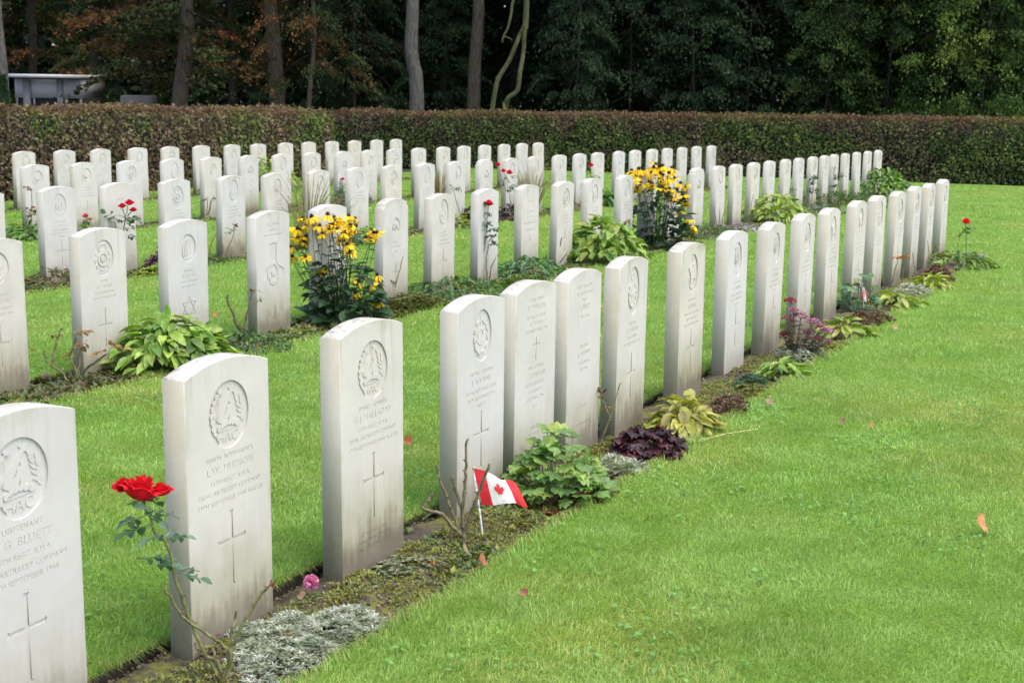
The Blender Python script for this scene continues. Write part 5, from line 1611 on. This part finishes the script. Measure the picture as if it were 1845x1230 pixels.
mound('primula', 'bright green tuft at the foot of a slim headstone in the third row', 'plant', 13.95, -8.55, .28, .16, 80, .13, .06, BRIGHT, T_OVAL, stalks=0)
rose('small red rose standing before a far headstone of the third row', 20.55, -8.6, [(0, (1064, 340), (1064, 320), (1065, 303))], [(1065, 297, 5.5)], [(1062, 312, .09), (1068, 318, .09)], lcols=BRIGHT, r0=.007)
rose('tiny red rose in front of the step-shouldered headstone of the fourth row', 18.55, -11.8, [(0, (618, 350), (618, 336), (617, 325))], [(617.5, 322, 4)], [(617, 330, .08), (620, 334, .08)], lcols=BRIGHT, r0=.006)
rose('rose twigs with brown leaves right of the orange-leaf headstone in the third row', 14.05, -8.55, [(0, (607, 372), (606, 360), (604, 352)), (0, (612, 372), (616, 364), (620, 360)), (0, (604, 372), (602, 362))], r0=.007, name='rose_cane', cane_col=(.12, .09, .06), leaves=[(616, 360, .05)], lcols=BROWN_LEAF)
mound('ground_ivy', 'low leafy tuft at the foot of the step-shouldered headstone, third row', 'ground cover', 17.1, -11.6, .4, .16, 160, .09, .04, [(.08, .14, .07), (.11, .15, .08)], T_LEAF, stalks=0)
mound('ground_ivy', 'low brownish tuft between third-row headstones left of the hydrangea', 'ground cover', 19.5, -8.5, .4, .12, 140, .08, .04, [(.12, .13, .05), (.16, .10, .05)], T_LEAF, stalks=0)

# scattered low growth that nobody could count, per border
gc = Acc()
for row, dens in (('A', 190), ('B', 330), ('C', 190), ('D', 150), ('E', 130)):
    S1 = BED_S[row][1]; n0 = ROW_OFF[row]
    k = int((S1 - 2) * dens)
    s = rng.uniform(2, S1, k); n = n0 + BED_BACK + (BED_FRONT - BED_BACK) * rng.uniform(.05, .98, k)
    keep = fbm(s, n, .6, 77) > (.50 if row == 'A' else .29)
    keep &= ~((n > n0 - .09) & (n < n0 + .012))
    s, n = s[keep], n[keep]; k = len(s); per = 7
    x, y = DX * s + NX * n, DY * s + NY * n
    P = np.repeat(np.stack([x, y, gz(x, y) - .015], -1), per, 0); K = k * per
    P[:, :2] += rng.normal(0, .02, (K, 2))
    a = rng.uniform(0, 6.28, K)
    X = np.stack([np.cos(a), np.sin(a), rng.uniform(.2, 1.3, K)], -1)
    pick = np.repeat((fbm(s, n, .9, 78) + rng.normal(0, .1, k)), per)[:, None]
    c = np.where(pick < .45, mixc([(.07, .13, .03), (.10, .15, .04)], K), np.where(pick < .58, mixc(MOSSY, K), mixc([(.13, .09, .045), (.10, .12, .05), (.06, .11, .03)], K)))
    l = rng.uniform(.02, .045, K) * (1.0 if row == 'A' else 1.5)
    scat(gc, *T_SMALL, P, X, UPV, l, l * .45, l, c)
tag(gc.obj('ground_cover', M_LEAF), 'low mixed weeds and seedlings on the border soil', 'ground cover', kind='stuff')
# moss cushions of the near border
mo = Acc()
k = 9000
s = rng.uniform(2.4, 8.5, k); n = rng.uniform(-2.39, -2.03, k)
keep = fbm(s, n, .33, 55) > .50
s, n = s[keep], n[keep]; k = len(s); per = 5
x, y = DX * s + NX * n, DY * s + NY * n
hump = np.sin(np.pi * (n + 2.544) / .515) ** .6
P = np.repeat(np.stack([x, y, gz(x, y) - .048 + .048 * hump + (fbm(s, n, .12, 3) - .5) * .05 + (vnoise(s, n, .035, 9) - .5) * .018 + .003], -1), per, 0); K = k * per
P[:, :2] += rng.normal(0, .008, (K, 2))
a = rng.uniform(0, 6.28, K)
scat(mo, *T_SMALL, P, np.stack([np.cos(a), np.sin(a), rng.uniform(.4, 1.6, K)], -1), UPV, rng.uniform(.007, .016, K), .006, .01, mixc(MOSSY, K, .2))
tag(mo.obj('moss', M_LEAF), 'yellow-green moss on the border soil', 'moss', kind='stuff')
# crumbs of soil, chips and litter
li = Acc(); k = 15000
s = 2.2 + 8 * rng.random(k) ** 1.5; n = rng.uniform(-2.535, -2.035, k)
ok = ~((n > -2.49) & (n < -2.39))
s, n = s[ok], n[ok]; k = len(s)
x, y = DX * s + NX * n, DY * s + NY * n
hump = np.sin(np.pi * np.clip((n + 2.544) / .515, 0, 1)) ** .6
P = np.stack([x, y, gz(x, y) - .046 + .048 * hump + (fbm(s, n, .12, 3) - .5) * .05 * np.minimum(1, hump * 1.6) + (vnoise(s, n, .035, 9) - .5) * .018 + .002], -1)
sz = rng.uniform(.002, .008, k) * rng.uniform(.5, 1.1, k)
scat(li, *T_BALL, P, rng.normal(0, 1, (k, 3)), rng.normal(0, 1, (k, 3)), sz, sz * rng.uniform(.5, 1, k), sz * .6, mixc([(.10, .075, .05), (.20, .16, .12), (.06, .045, .03), (.15, .10, .06)], k))
tag(li.obj('soil_crumbs', M_STEM), 'crumbs of soil and bark on the border', 'soil', kind='stuff')


# fallen leaves
def fallen(u, v, size, col, label):
    r = ray(u, v)
    k_ = GA * (r.x * DX + r.y * DY) + GB * (r.x * NX + r.y * NY); c0 = GA * -5 + GB * 2.36
    t = (c0 - CAMH) / (r.z - k_)
    p = r * t + Vector((0, 0, CAMH + .03))
    acc = Acc()
    tv, tf = leaf_t([(0, 0), (.12, .45), (.3, .66), (.45, .48), (.6, .6), (.8, .25), (1, 0)], .35, -.35)
    a = rng.uniform(0, 6.28)
    scat(acc, tv, tf, np.array([[-.4 * size * math.cos(a), -.4 * size * math.sin(a), 0]]), [math.cos(a), math.sin(a), .25], [rng.normal(0, .2), -.75 + rng.normal(0, .15), .8], size, size * .9, size, col)
    tube(acc, [Vector((-.4 * size * math.cos(a), -.4 * size * math.sin(a), 0)), Vector((-.75 * size * math.cos(a), -.75 * size * math.sin(a), -.005))], .0015, 4, np.asarray(col) * .7, False)
    o = acc.obj('fallen_leaf', M_LEAF); o.location = p
    tag(o, label, 'leaf', 'fallen leaves')


OR, BN = (.50, .20, .075), (.24, .09, .045)
fallen(1764, 962, .072, (.62, .27, .11), 'curled orange leaf lying alone on the lawn at the right')
fallen(945, 1085, .026, BN, 'small brown leaf scrap on the lawn at the bottom centre')
fallen(1568, 778, .035, OR, 'small orange leaf on the lawn, rightmost of two far specks')
fallen(1517, 771, .030, (.20, .10, .05), 'small dark brown leaf on the lawn left of the small orange one')
fallen(1385, 737, .04, (.30, .19, .12), 'pale brown leaf on the lawn right of the reddish mat')
fallen(1612, 598, .04, (.45, .26, .18), 'tan leaf on the lawn below the far leafy clumps')
fallen(735, 808, .045, (.40, .10, .05), 'red-brown leaf on the lawn between two front headstones')
fallen(524, 795, .025, (.28, .09, .04), 'tiny reddish leaf on the lawn right of the HAC headstone')
fallen(777, 1033, .032, (.62, .12, .05), 'orange-red leaf on moss before the HAC headstone with foot lettering')
fallen(838, 1012, .045, (.38, .24, .16), 'tan curled leaf on the soil below the pruned rose')
fallen(868, 1028, .04, (.42, .14, .07), 'russet leaf at the border edge below the pruned rose')
fallen(515, 1168, .03, (.45, .16, .07), 'orange leaf scrap lying on the near silver mat')
fallen(57, 641, .04, (.45, .15, .06), 'orange leaf on the lawn between two second-row headstones at the left')
fallen(388, 575, .035, (.42, .16, .07), 'orange leaf on the lawn left of the forked rose stump')
fallen(545, 1092, .03, (.40, .24, .15), 'brown leaf at the upper edge of the near silver mat')
fallen(1270, 745, .03, (.30, .16, .09), 'brown leaf on the soil behind the wilting yellow clump')
fallen(950, 960, .02, (.65, .05, .15), 'fallen magenta petal on moss right of the small flag')
st_ = Acc()
tube(st_, [W(6.06, -1.98, .012), W(6.22, -1.90, .022), W(6.40, -1.80, .02)], .0022, 5, (.45, .40, .20))
tag(st_.obj('dry_straw', M_STEM), 'single dry straw stalk on the lawn beside the wilting yellow clump', 'straw')

# ------------------------------------------------------------------ the wood beyond the hedge
def crown_mesh(name, cols, z0, z1, rad, sprays, per, lsize, flat=.25, droop=.25, seed=0):
    g = np.random.default_rng(seed)
    acc = Acc()
    a = g.uniform(0, 6.28, sprays); z = g.uniform(0, 1, sprays)
    rr = rad * np.sqrt(g.uniform(.06, 1, sprays)) * (1 - .45 * z)
    C = np.stack([rr * np.cos(a), rr * np.sin(a), z0 + (z1 - z0) * z], -1)
    out = np.stack([np.cos(a), np.sin(a), np.full(sprays, -droop)], -1)
    sr = g.uniform(.45, 1.0, sprays)
    tone = g.uniform(.65, 1.35, sprays)
    hue = g.random(sprays)
    K = sprays * per
    idx = np.repeat(np.arange(sprays), per)
    u = g.normal(0, .55, K); v = g.normal(0, .38, K); w = g.normal(0, flat * .35, K)
    side = np.stack([-np.sin(a), np.cos(a), np.zeros(sprays)], -1)
    P = C[idx] + out[idx] * (u * sr[idx])[:, None] + side[idx] * (v * sr[idx])[:, None] + UPV * (w * sr[idx] - .22 * u ** 2 * sr[idx])[:, None]
    X = out[idx] + side[idx] * g.normal(0, .8, (K, 1)) + g.normal(0, .4, (K, 3))
    Z = UPV + g.normal(0, .75, (K, 3))
    l = lsize * g.uniform(.6, 1.3, K)
    cols = np.asarray(cols, float)
    ci = np.minimum((np.clip(hue[idx] + g.normal(0, .18, K), 0, .999) * len(cols)).astype(int), len(cols) - 1)
    c = cols[ci] * (tone[idx] * (1 + g.normal(0, .15, K)))[:, None]
    scat(acc, *T_SMALL, P, X, Z, l, l * .6, l, np.clip(c, .003, 1))
    # boughs
    for i in range(0, sprays, 4):
        b = Vector((0, 0, C[i][2] + .35 + .25 * rr[i]))
        tube(acc, smooth_path([b, b.lerp(Vector(C[i]), .55) + Vector((0, 0, .12)), Vector(C[i])], 3), [.03, .008], 4, (.04, .032, .024), False)
    return acc.mesh(name, M_FOREST)


AUT = [(.045, .065, .020), (.028, .048, .016), (.038, .058, .018), (.055, .058, .022), (.060, .050, .022), (.14, .062, .024)]
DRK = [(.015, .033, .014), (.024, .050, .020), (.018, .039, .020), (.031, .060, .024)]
GRN = [(.029, .060, .019), (.043, .087, .024), (.022, .046, .016), (.075, .125, .028)]
LGT = [(.065, .13, .028), (.045, .095, .025), (.12, .19, .035), (.17, .23, .045)]
CROWNS = {
    'autumn': [crown_mesh('crown', AUT, 2.3, 9, 3.6, 95, 130, .15, .2, .35, 1), crown_mesh('crown', AUT, 2.1, 9, 3.2, 95, 130, .14, .2, .35, 2)],
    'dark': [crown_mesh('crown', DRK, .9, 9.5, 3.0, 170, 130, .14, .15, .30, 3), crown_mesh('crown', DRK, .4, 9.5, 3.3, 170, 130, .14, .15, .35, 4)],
    'green': [crown_mesh('crown', GRN, .8, 9.5, 3.0, 170, 135, .13, .3, .25, 5), crown_mesh('crown', GRN, .4, 9.5, 3.3, 170, 135, .13, .3, .25, 6)],
    'light': [crown_mesh('crown', LGT, 1.4, 9.5, 2.6, 105, 120, .13, .25, .3, 7)],
    'high': [crown_mesh('crown', DRK, 5.0, 11, 3.4, 80, 110, .17, .2, .3, 8)],
}
cr_i = 0


def tree(label, u, dep, wpx, bark, crown, path=None, name='tree', group='trees of the wood', H=9.0, cs=1.0, low=190):
    """trunk through photo pixels, dep metres away; wpx its width in photo pixels at the hedge"""
    global cr_i
    foot = at(u, low, dep); foot.z = gz(foot.x, foot.y) - .08
    o = thing(name, label, 'tree', foot, group)
    r = wpx * dep / F / 2
    if path:
        P = [Vector((0, 0, 0))] + [at(a, b, dep) - foot for a, b in path]
        top = P[-1]
        P += [Vector((top.x * 1.02, .15, max(H * .6, top.z + 1))), Vector((top.x, .2, H))]
    else:
        P = [Vector((0, 0, 0)), Vector((rng.normal(0, .04), 0, 1.6)), Vector((rng.normal(0, .08), rng.normal(0, .1), 4)), Vector((rng.normal(0, .2), .2, H))]
    acc = Acc()
    sm = smooth_path(P, 5)
    rad = [r * 1.25] + [r * max(.3, 1.0 - .055 * p.z) for p in sm[1:]]
    tube(acc, sm, rad, 12, (.5, .5, .5))
    for i in range(2 if crown else 0):      # limbs
        p = sm[int(len(sm) * rng.uniform(.45, .9))]
        a = rng.uniform(0, 6.28); l = rng.uniform(1, 2.4)
        e = p + Vector((math.cos(a) * l, math.sin(a) * l, l * rng.uniform(.1, .6)))
        tube(acc, smooth_path([p, p.lerp(e, .5) + Vector((0, 0, .1)), e], 3), [r * .2, r * .04], 6, (.5, .5, .5))
    acc.obj('trunk', bark, o)
    if crown:
        me = CROWNS[crown][cr_i % len(CROWNS[crown])]; cr_i += 1
        c = put('crown', me, o, Vector((0, 0, 0)), 1.0, (0, 0, rng.uniform(0, 6.28)))
        c.scale = (cs, cs, rng.uniform(.92, 1.08))
    return o


tree('grey trunk at the left edge beside the pale hut', 4, 38, 30, M_BARK_GREY, None, [(2, 150), (-2, 100), (-8, 40), (-10, 0)])
tree('dark trunk right of the pale hut', 177, 52, 24, M_BARK_DARK, 'high')
tree('brown trunk with drooping autumn leaves, left of the straight tall trunk', 328, 41, 32, M_BARK_BROWN, 'autumn')
tree('straight tall brown trunk rising behind the left hedge among orange leaves', 503, 41, 31, M_BARK_BROWN, None, [(497, 130), (492, 60), (486, 0)])
tree('thick pale grey beech trunk with a slight bend at centre', 753, 40, 29, M_BARK_GREY, None, [(750, 150), (745, 120), (741, 90), (742, 50), (744, 0)])
tree('straight dark reddish trunk right of the grey beech', 853, 42, 27, M_BARK_BROWN, None, [(855, 130), (860, 60), (863, 0)])


def creeper_tree():
    dep = 37.5
    foot = at(900, 195, dep); foot.z = gz(foot.x, foot.y) - .05
    o = thing('tree', 'twisted pale mossy twin-stemmed small tree right of centre', 'tree', foot, 'trees of the wood')
    for w, pts in ((8, [(886, 250), (887, 200), (893, 160), (900, 138), (916, 112), (930, 80), (937, 62), (946, 45)]), (8.5, [(908, 250), (911, 200), (915, 178), (932, 163), (937, 130), (943, 95), (945, 62), (948, 45)]), (10, [(946, 52), (948, 25), (949, -10), (952, -80)]), (6, [(900, 250), (908, 200), (908, 186), (916, 185)])):
        acc = Acc()
        P = [at(a, b, dep + rng.uniform(-.1, .1)) - foot for a, b in pts]
        P[0].z = max(P[0].z, -.1)
        tube(acc, smooth_path(P, 5), [w * dep / F / 2 * 1.1, w * dep / F / 2 * .85], 8, (.5, .5, .5))
        acc.obj('trunk', M_BARK_MOSS, o)
    acc = Acc()
    P = [at(a, b, dep - .3) - foot for a, b in ((952, -80), (925, 0), (921, 25), (915, 50), (907, 66), (905, 77))]
    tube(acc, smooth_path(P, 5), [.045, .02], 6, (.5, .5, .5))
    P2 = [at(a, b, dep - .3) - foot for a, b in ((907, 66), (915, 68), (923, 72))]
    tube(acc, smooth_path(P2, 3), [.02, .01], 5, (.5, .5, .5))
    acc.obj('branch', M_BARK_MOSS, o)


creeper_tree()
for u, dep, w, bk, crn, lab in ((640, 55, 20, M_BARK_DARK, 'autumn', 'dim trunk with rusty leaves left of the grey beech'), (700, 60, 22, M_BARK_DARK, 'dark', 'dim dark trunk deep in the wood left of the grey beech'),
                                (1075, 47, 9, M_BARK_DARK, 'dark', 'dark evergreen right of the twisted small tree'), (1180, 44, 9, M_BARK_DARK, 'dark', 'dark evergreen with layered fronds, right of centre'),
                                (1290, 46, 10, M_BARK_DARK, 'dark', 'dark evergreen left of the first pale sky gap'), (1395, 43, 10, M_BARK_DARK, 'dark', 'broad dark evergreen below the sky gap at right'),
                                (1448, 47, 18, M_BARK_DARK, None, 'slim dark trunk below the sky gaps at right'), (1500, 45, 22, M_BARK_DARK, 'green', 'ivy-clad trunk just right of the sky gap'),
                                (1530, 50, 15, M_BARK_DARK, None, 'thin dark trunk right of the ivy-clad one'), (1556, 44, 14, M_BARK_DARK, None, 'thin near trunk beside a gap with lit grass'), (1580, 45, 19, M_BARK_DARK, 'green', 'leafy green tree right of the gap with lit grass'),
                                (1668, 43, 10, M_BARK_DARK, 'light', 'leafy green tree above the right part of the long hedge'), (1735, 41, 20, M_BARK_DARK, 'light', 'lighter green leafy tree near the right edge'),
                                (1800, 42, 20, M_BARK_DARK, 'green', 'green leafy tree close to the right edge'), (1870, 40, 22, M_BARK_DARK, 'light', 'light green tree at the right edge'), (1960, 42, 22, M_BARK_DARK, 'green', 'green tree beyond the right edge'),
                                (930, 50, 20, M_BARK_DARK, 'dark', 'dark evergreen behind the twisted small tree'), (800, 52, 18, M_BARK_DARK, 'dark', 'dark evergreen between the grey beech and the reddish trunk'), (560, 50, 18, M_BARK_DARK, 'autumn', 'rusty-leaved tree right of the straight tall trunk'),
                                (420, 48, 18, M_BARK_DARK, 'autumn', 'autumn tree behind, left of the straight tall trunk'), (262, 50, 18, M_BARK_DARK, 'autumn', 'autumn tree with brown leaves above the grey stone block'), (60, 58, 18, M_BARK_DARK, 'autumn', 'dim olive-leaved tree behind the pale hut'), (-190, 47, 20, M_BARK_DARK, 'green', 'green tree beyond the left edge'),
                                (1010, 56, 18, M_BARK_DARK, 'dark', 'dim evergreen deep behind the centre'), (1235, 57, 18, M_BARK_DARK, 'dark', 'dim evergreen deep in the wood right of centre'), (1620, 56, 18, M_BARK_DARK, 'green', 'dim green tree deep in the wood at right'), (1350, 58, 18, M_BARK_DARK, 'green', 'dim tree deep in the wood behind the broad evergreen')):
    tree(lab, u, dep, w, bk, crn)
for u, dep, crn, cs_, lab in ((1040, 39.5, 'dark', .42, 'low dark evergreen sapling just behind the long hedge, right of the twisted tree'), (1130, 41, 'dark', .6, 'dark evergreen sapling behind the long hedge, right of centre'), (1250, 40, 'dark', .55, 'dark fronded sapling behind the far coneflowers and hedge'),
                              (1345, 41, 'dark', .62, 'dark young evergreen behind the hedge left of the lit gap'), (1492, 40, 'green', .5, 'young ivy-green tree just right of the lit gap'), (1600, 40, 'green', .6, 'green sapling behind the long hedge, right part'), (1700, 39, 'light', .55, 'green sapling close behind the hedge near the right'),
                              (1770, 38.5, 'light', .6, 'bright green sapling close behind the hedge near the right edge'), (1845, 39, 'green', .6, 'green sapling at the right edge behind the hedge'), (640, 42, 'dark', .5, 'dim dark sapling behind the corner of the two hedges'), (800, 44, 'dark', .5, 'dark sapling between grey beech and reddish trunk')):
    tree(lab, u, dep, 5, M_BARK_DARK, crn, name='sapling', cs=cs_, H=4.5)
tree('tree with orange autumn sprays hanging beside the straight tall trunk', 560, 39.5, 9, M_BARK_BROWN, 'autumn', None, H=8, cs=.55)


def leaf_cloud(name, label, x0, x1, y0, y1, z0, z1, k, size, cols):
    acc = Acc()
    P = np.stack([rng.uniform(x0, x1, k), rng.uniform(y0, y1, k), rng.uniform(z0, z1, k)], -1)
    n_ = fbm(P[:, 0] + P[:, 1] * .7, P[:, 2] * 1.5, 3.0, 88)
    l = size * rng.uniform(.6, 1.4, k)
    c = mixc(cols, k, .2) * (.6 + .9 * n_)[:, None]
    P[:, 2] += gz(P[:, 0], P[:, 1])
    scat(acc, *T_SMALL, P, rng.normal(0, 1, (k, 3)), rng.normal(0, 1, (k, 3)) + UPV * .5, l, l * .6, l, c)
    tag(acc.obj(name, M_FOREST), label, 'wood', kind='stuff')


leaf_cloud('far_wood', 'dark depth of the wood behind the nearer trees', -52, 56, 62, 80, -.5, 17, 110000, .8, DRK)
leaf_cloud('shade_canopy', 'unseen leaf canopy added overhead to shade the wood', -9, 52, 41, 66, 9.0, 12.5, 34000, .75, DRK + GRN)  # out-of-view leaf layer, added to keep sky light off the wood
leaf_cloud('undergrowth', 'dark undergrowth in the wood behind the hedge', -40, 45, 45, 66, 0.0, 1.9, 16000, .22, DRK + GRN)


def conifer_bush():
    p = at(4, 190, 36); p.z = gz(p.x, p.y)
    o = thing('conifer_bush', 'small blue-green conifer at the left edge above the hedge', 'bush', p)
    acc = Acc(); k = 3000
    z = 2.15 * rng.random(k); a = rng.uniform(0, 6.28, k); r = .42 * (1 - z / 2.5) * np.sqrt(rng.random(k))
    d = np.stack([np.cos(a), np.sin(a), np.full(k, .6)], -1)
    scat(acc, *T_SMALL, np.stack([r * np.cos(a), r * np.sin(a), z], -1), d, rng.normal(0, 1, (k, 3)), .10, .035, .05, mixc([(.04, .10, .045), (.06, .13, .06), (.03, .07, .035)], k))
    acc.obj('foliage', M_FOREST, o)
    acc = Acc(); tube(acc, [Vector((0, 0, -.1)), Vector((0, 0, 1.9))], [.05, .01], 6, (.05, .04, .03)); acc.obj('trunk', M_STEM, o)


conifer_bush()

M_HUTW = plain_mat('pale_grey_boarding', (.42, .415, .395), .7, 20, .08)
M_HUTR = plain_mat('white_roof_edge', (.62, .61, .59), .6, 10, .05)
M_HUTP = plain_mat('blue_grey_post', (.20, .21, .215), .6, 10, .06)
M_DARKIN = plain_mat('painted_opening_shade', (.012, .012, .013), .9, 5, .1)
M_BLOCK = plain_mat('grey_stone_block', (.20, .19, .17), .9, 3, .2)


def hut():
    dep = 46.0
    p = at(90, 190, dep); p.z = gz(p.x, p.y) - .05
    o = thing('hut', 'pale grey flat-roofed hut with white roof edge behind the left hedge', 'hut', p)
    X = lambda u: at(u, 165, dep).x - p.x
    Z = lambda v: at(90, v, dep).z - p.z
    acc = Acc(); box(acc, (X(27), 0, Z(177)), (X(148), 2.6, Z(143))); acc.obj('wall', M_HUTW, o, False)
    acc = Acc(); box(acc, (X(27), .05, 0), (X(148), 2.55, Z(177) - .002)); acc.obj('opening_shade_block', M_DARKIN, o, False)  # solid near-black box; its colour stands in for shade inside the open front
    acc = Acc()
    x0, x1, za, zb = X(23), X(150), Z(134.5), Z(140.5)
    box(acc, (x0, -.45, zb), (x1, 2.9, za))
    acc.obj('roof', M_HUTR, o, False)
    for u, w, vt in ((49, 13, 143), (109, 11, 143), (31, 3, 177), (62, 3.5, 177), (119, 3, 177), (146, 3, 177)):
        acc = Acc(); box(acc, (X(u - w / 2), -.07, 0), (X(u + w / 2), -.004, Z(vt) - .004)); acc.obj('post', M_HUTP, o, False)


hut()


def stone_block():
    dep = 43
    p = at(245, 190, dep); p.z = gz(p.x, p.y) - .05
    acc = Acc()
    X = lambda u: at(u, 180, dep).x - p.x
    z = at(245, 172.5, dep).z - p.z
    ring = []
    for zz, k in ((0, 1.06), (z * .6, 1.02), (z - .05, .98), (z, .93)):
        for u, y in ((216, 0), (236, -.12), (262, -.1), (277, 0), (274, .7), (217, .7)):
            ring.append((X(245 + (u - 245) * k), y * k, zz + (.015 if u in (236, 262) else 0)))
    f = [(r * 6 + i, r * 6 + (i + 1) % 6, (r + 1) * 6 + (i + 1) % 6, (r + 1) * 6 + i) for r in range(3) for i in range(6)] + [(18, 19, 20, 21), (18, 21, 22, 23)]
    acc.add(ring, np.array(f))
    o = acc.obj('stone_block', M_BLOCK, None, False)
    o.location = p
    tag(o, 'weathered grey stone block showing above the left hedge', 'stone')


stone_block()
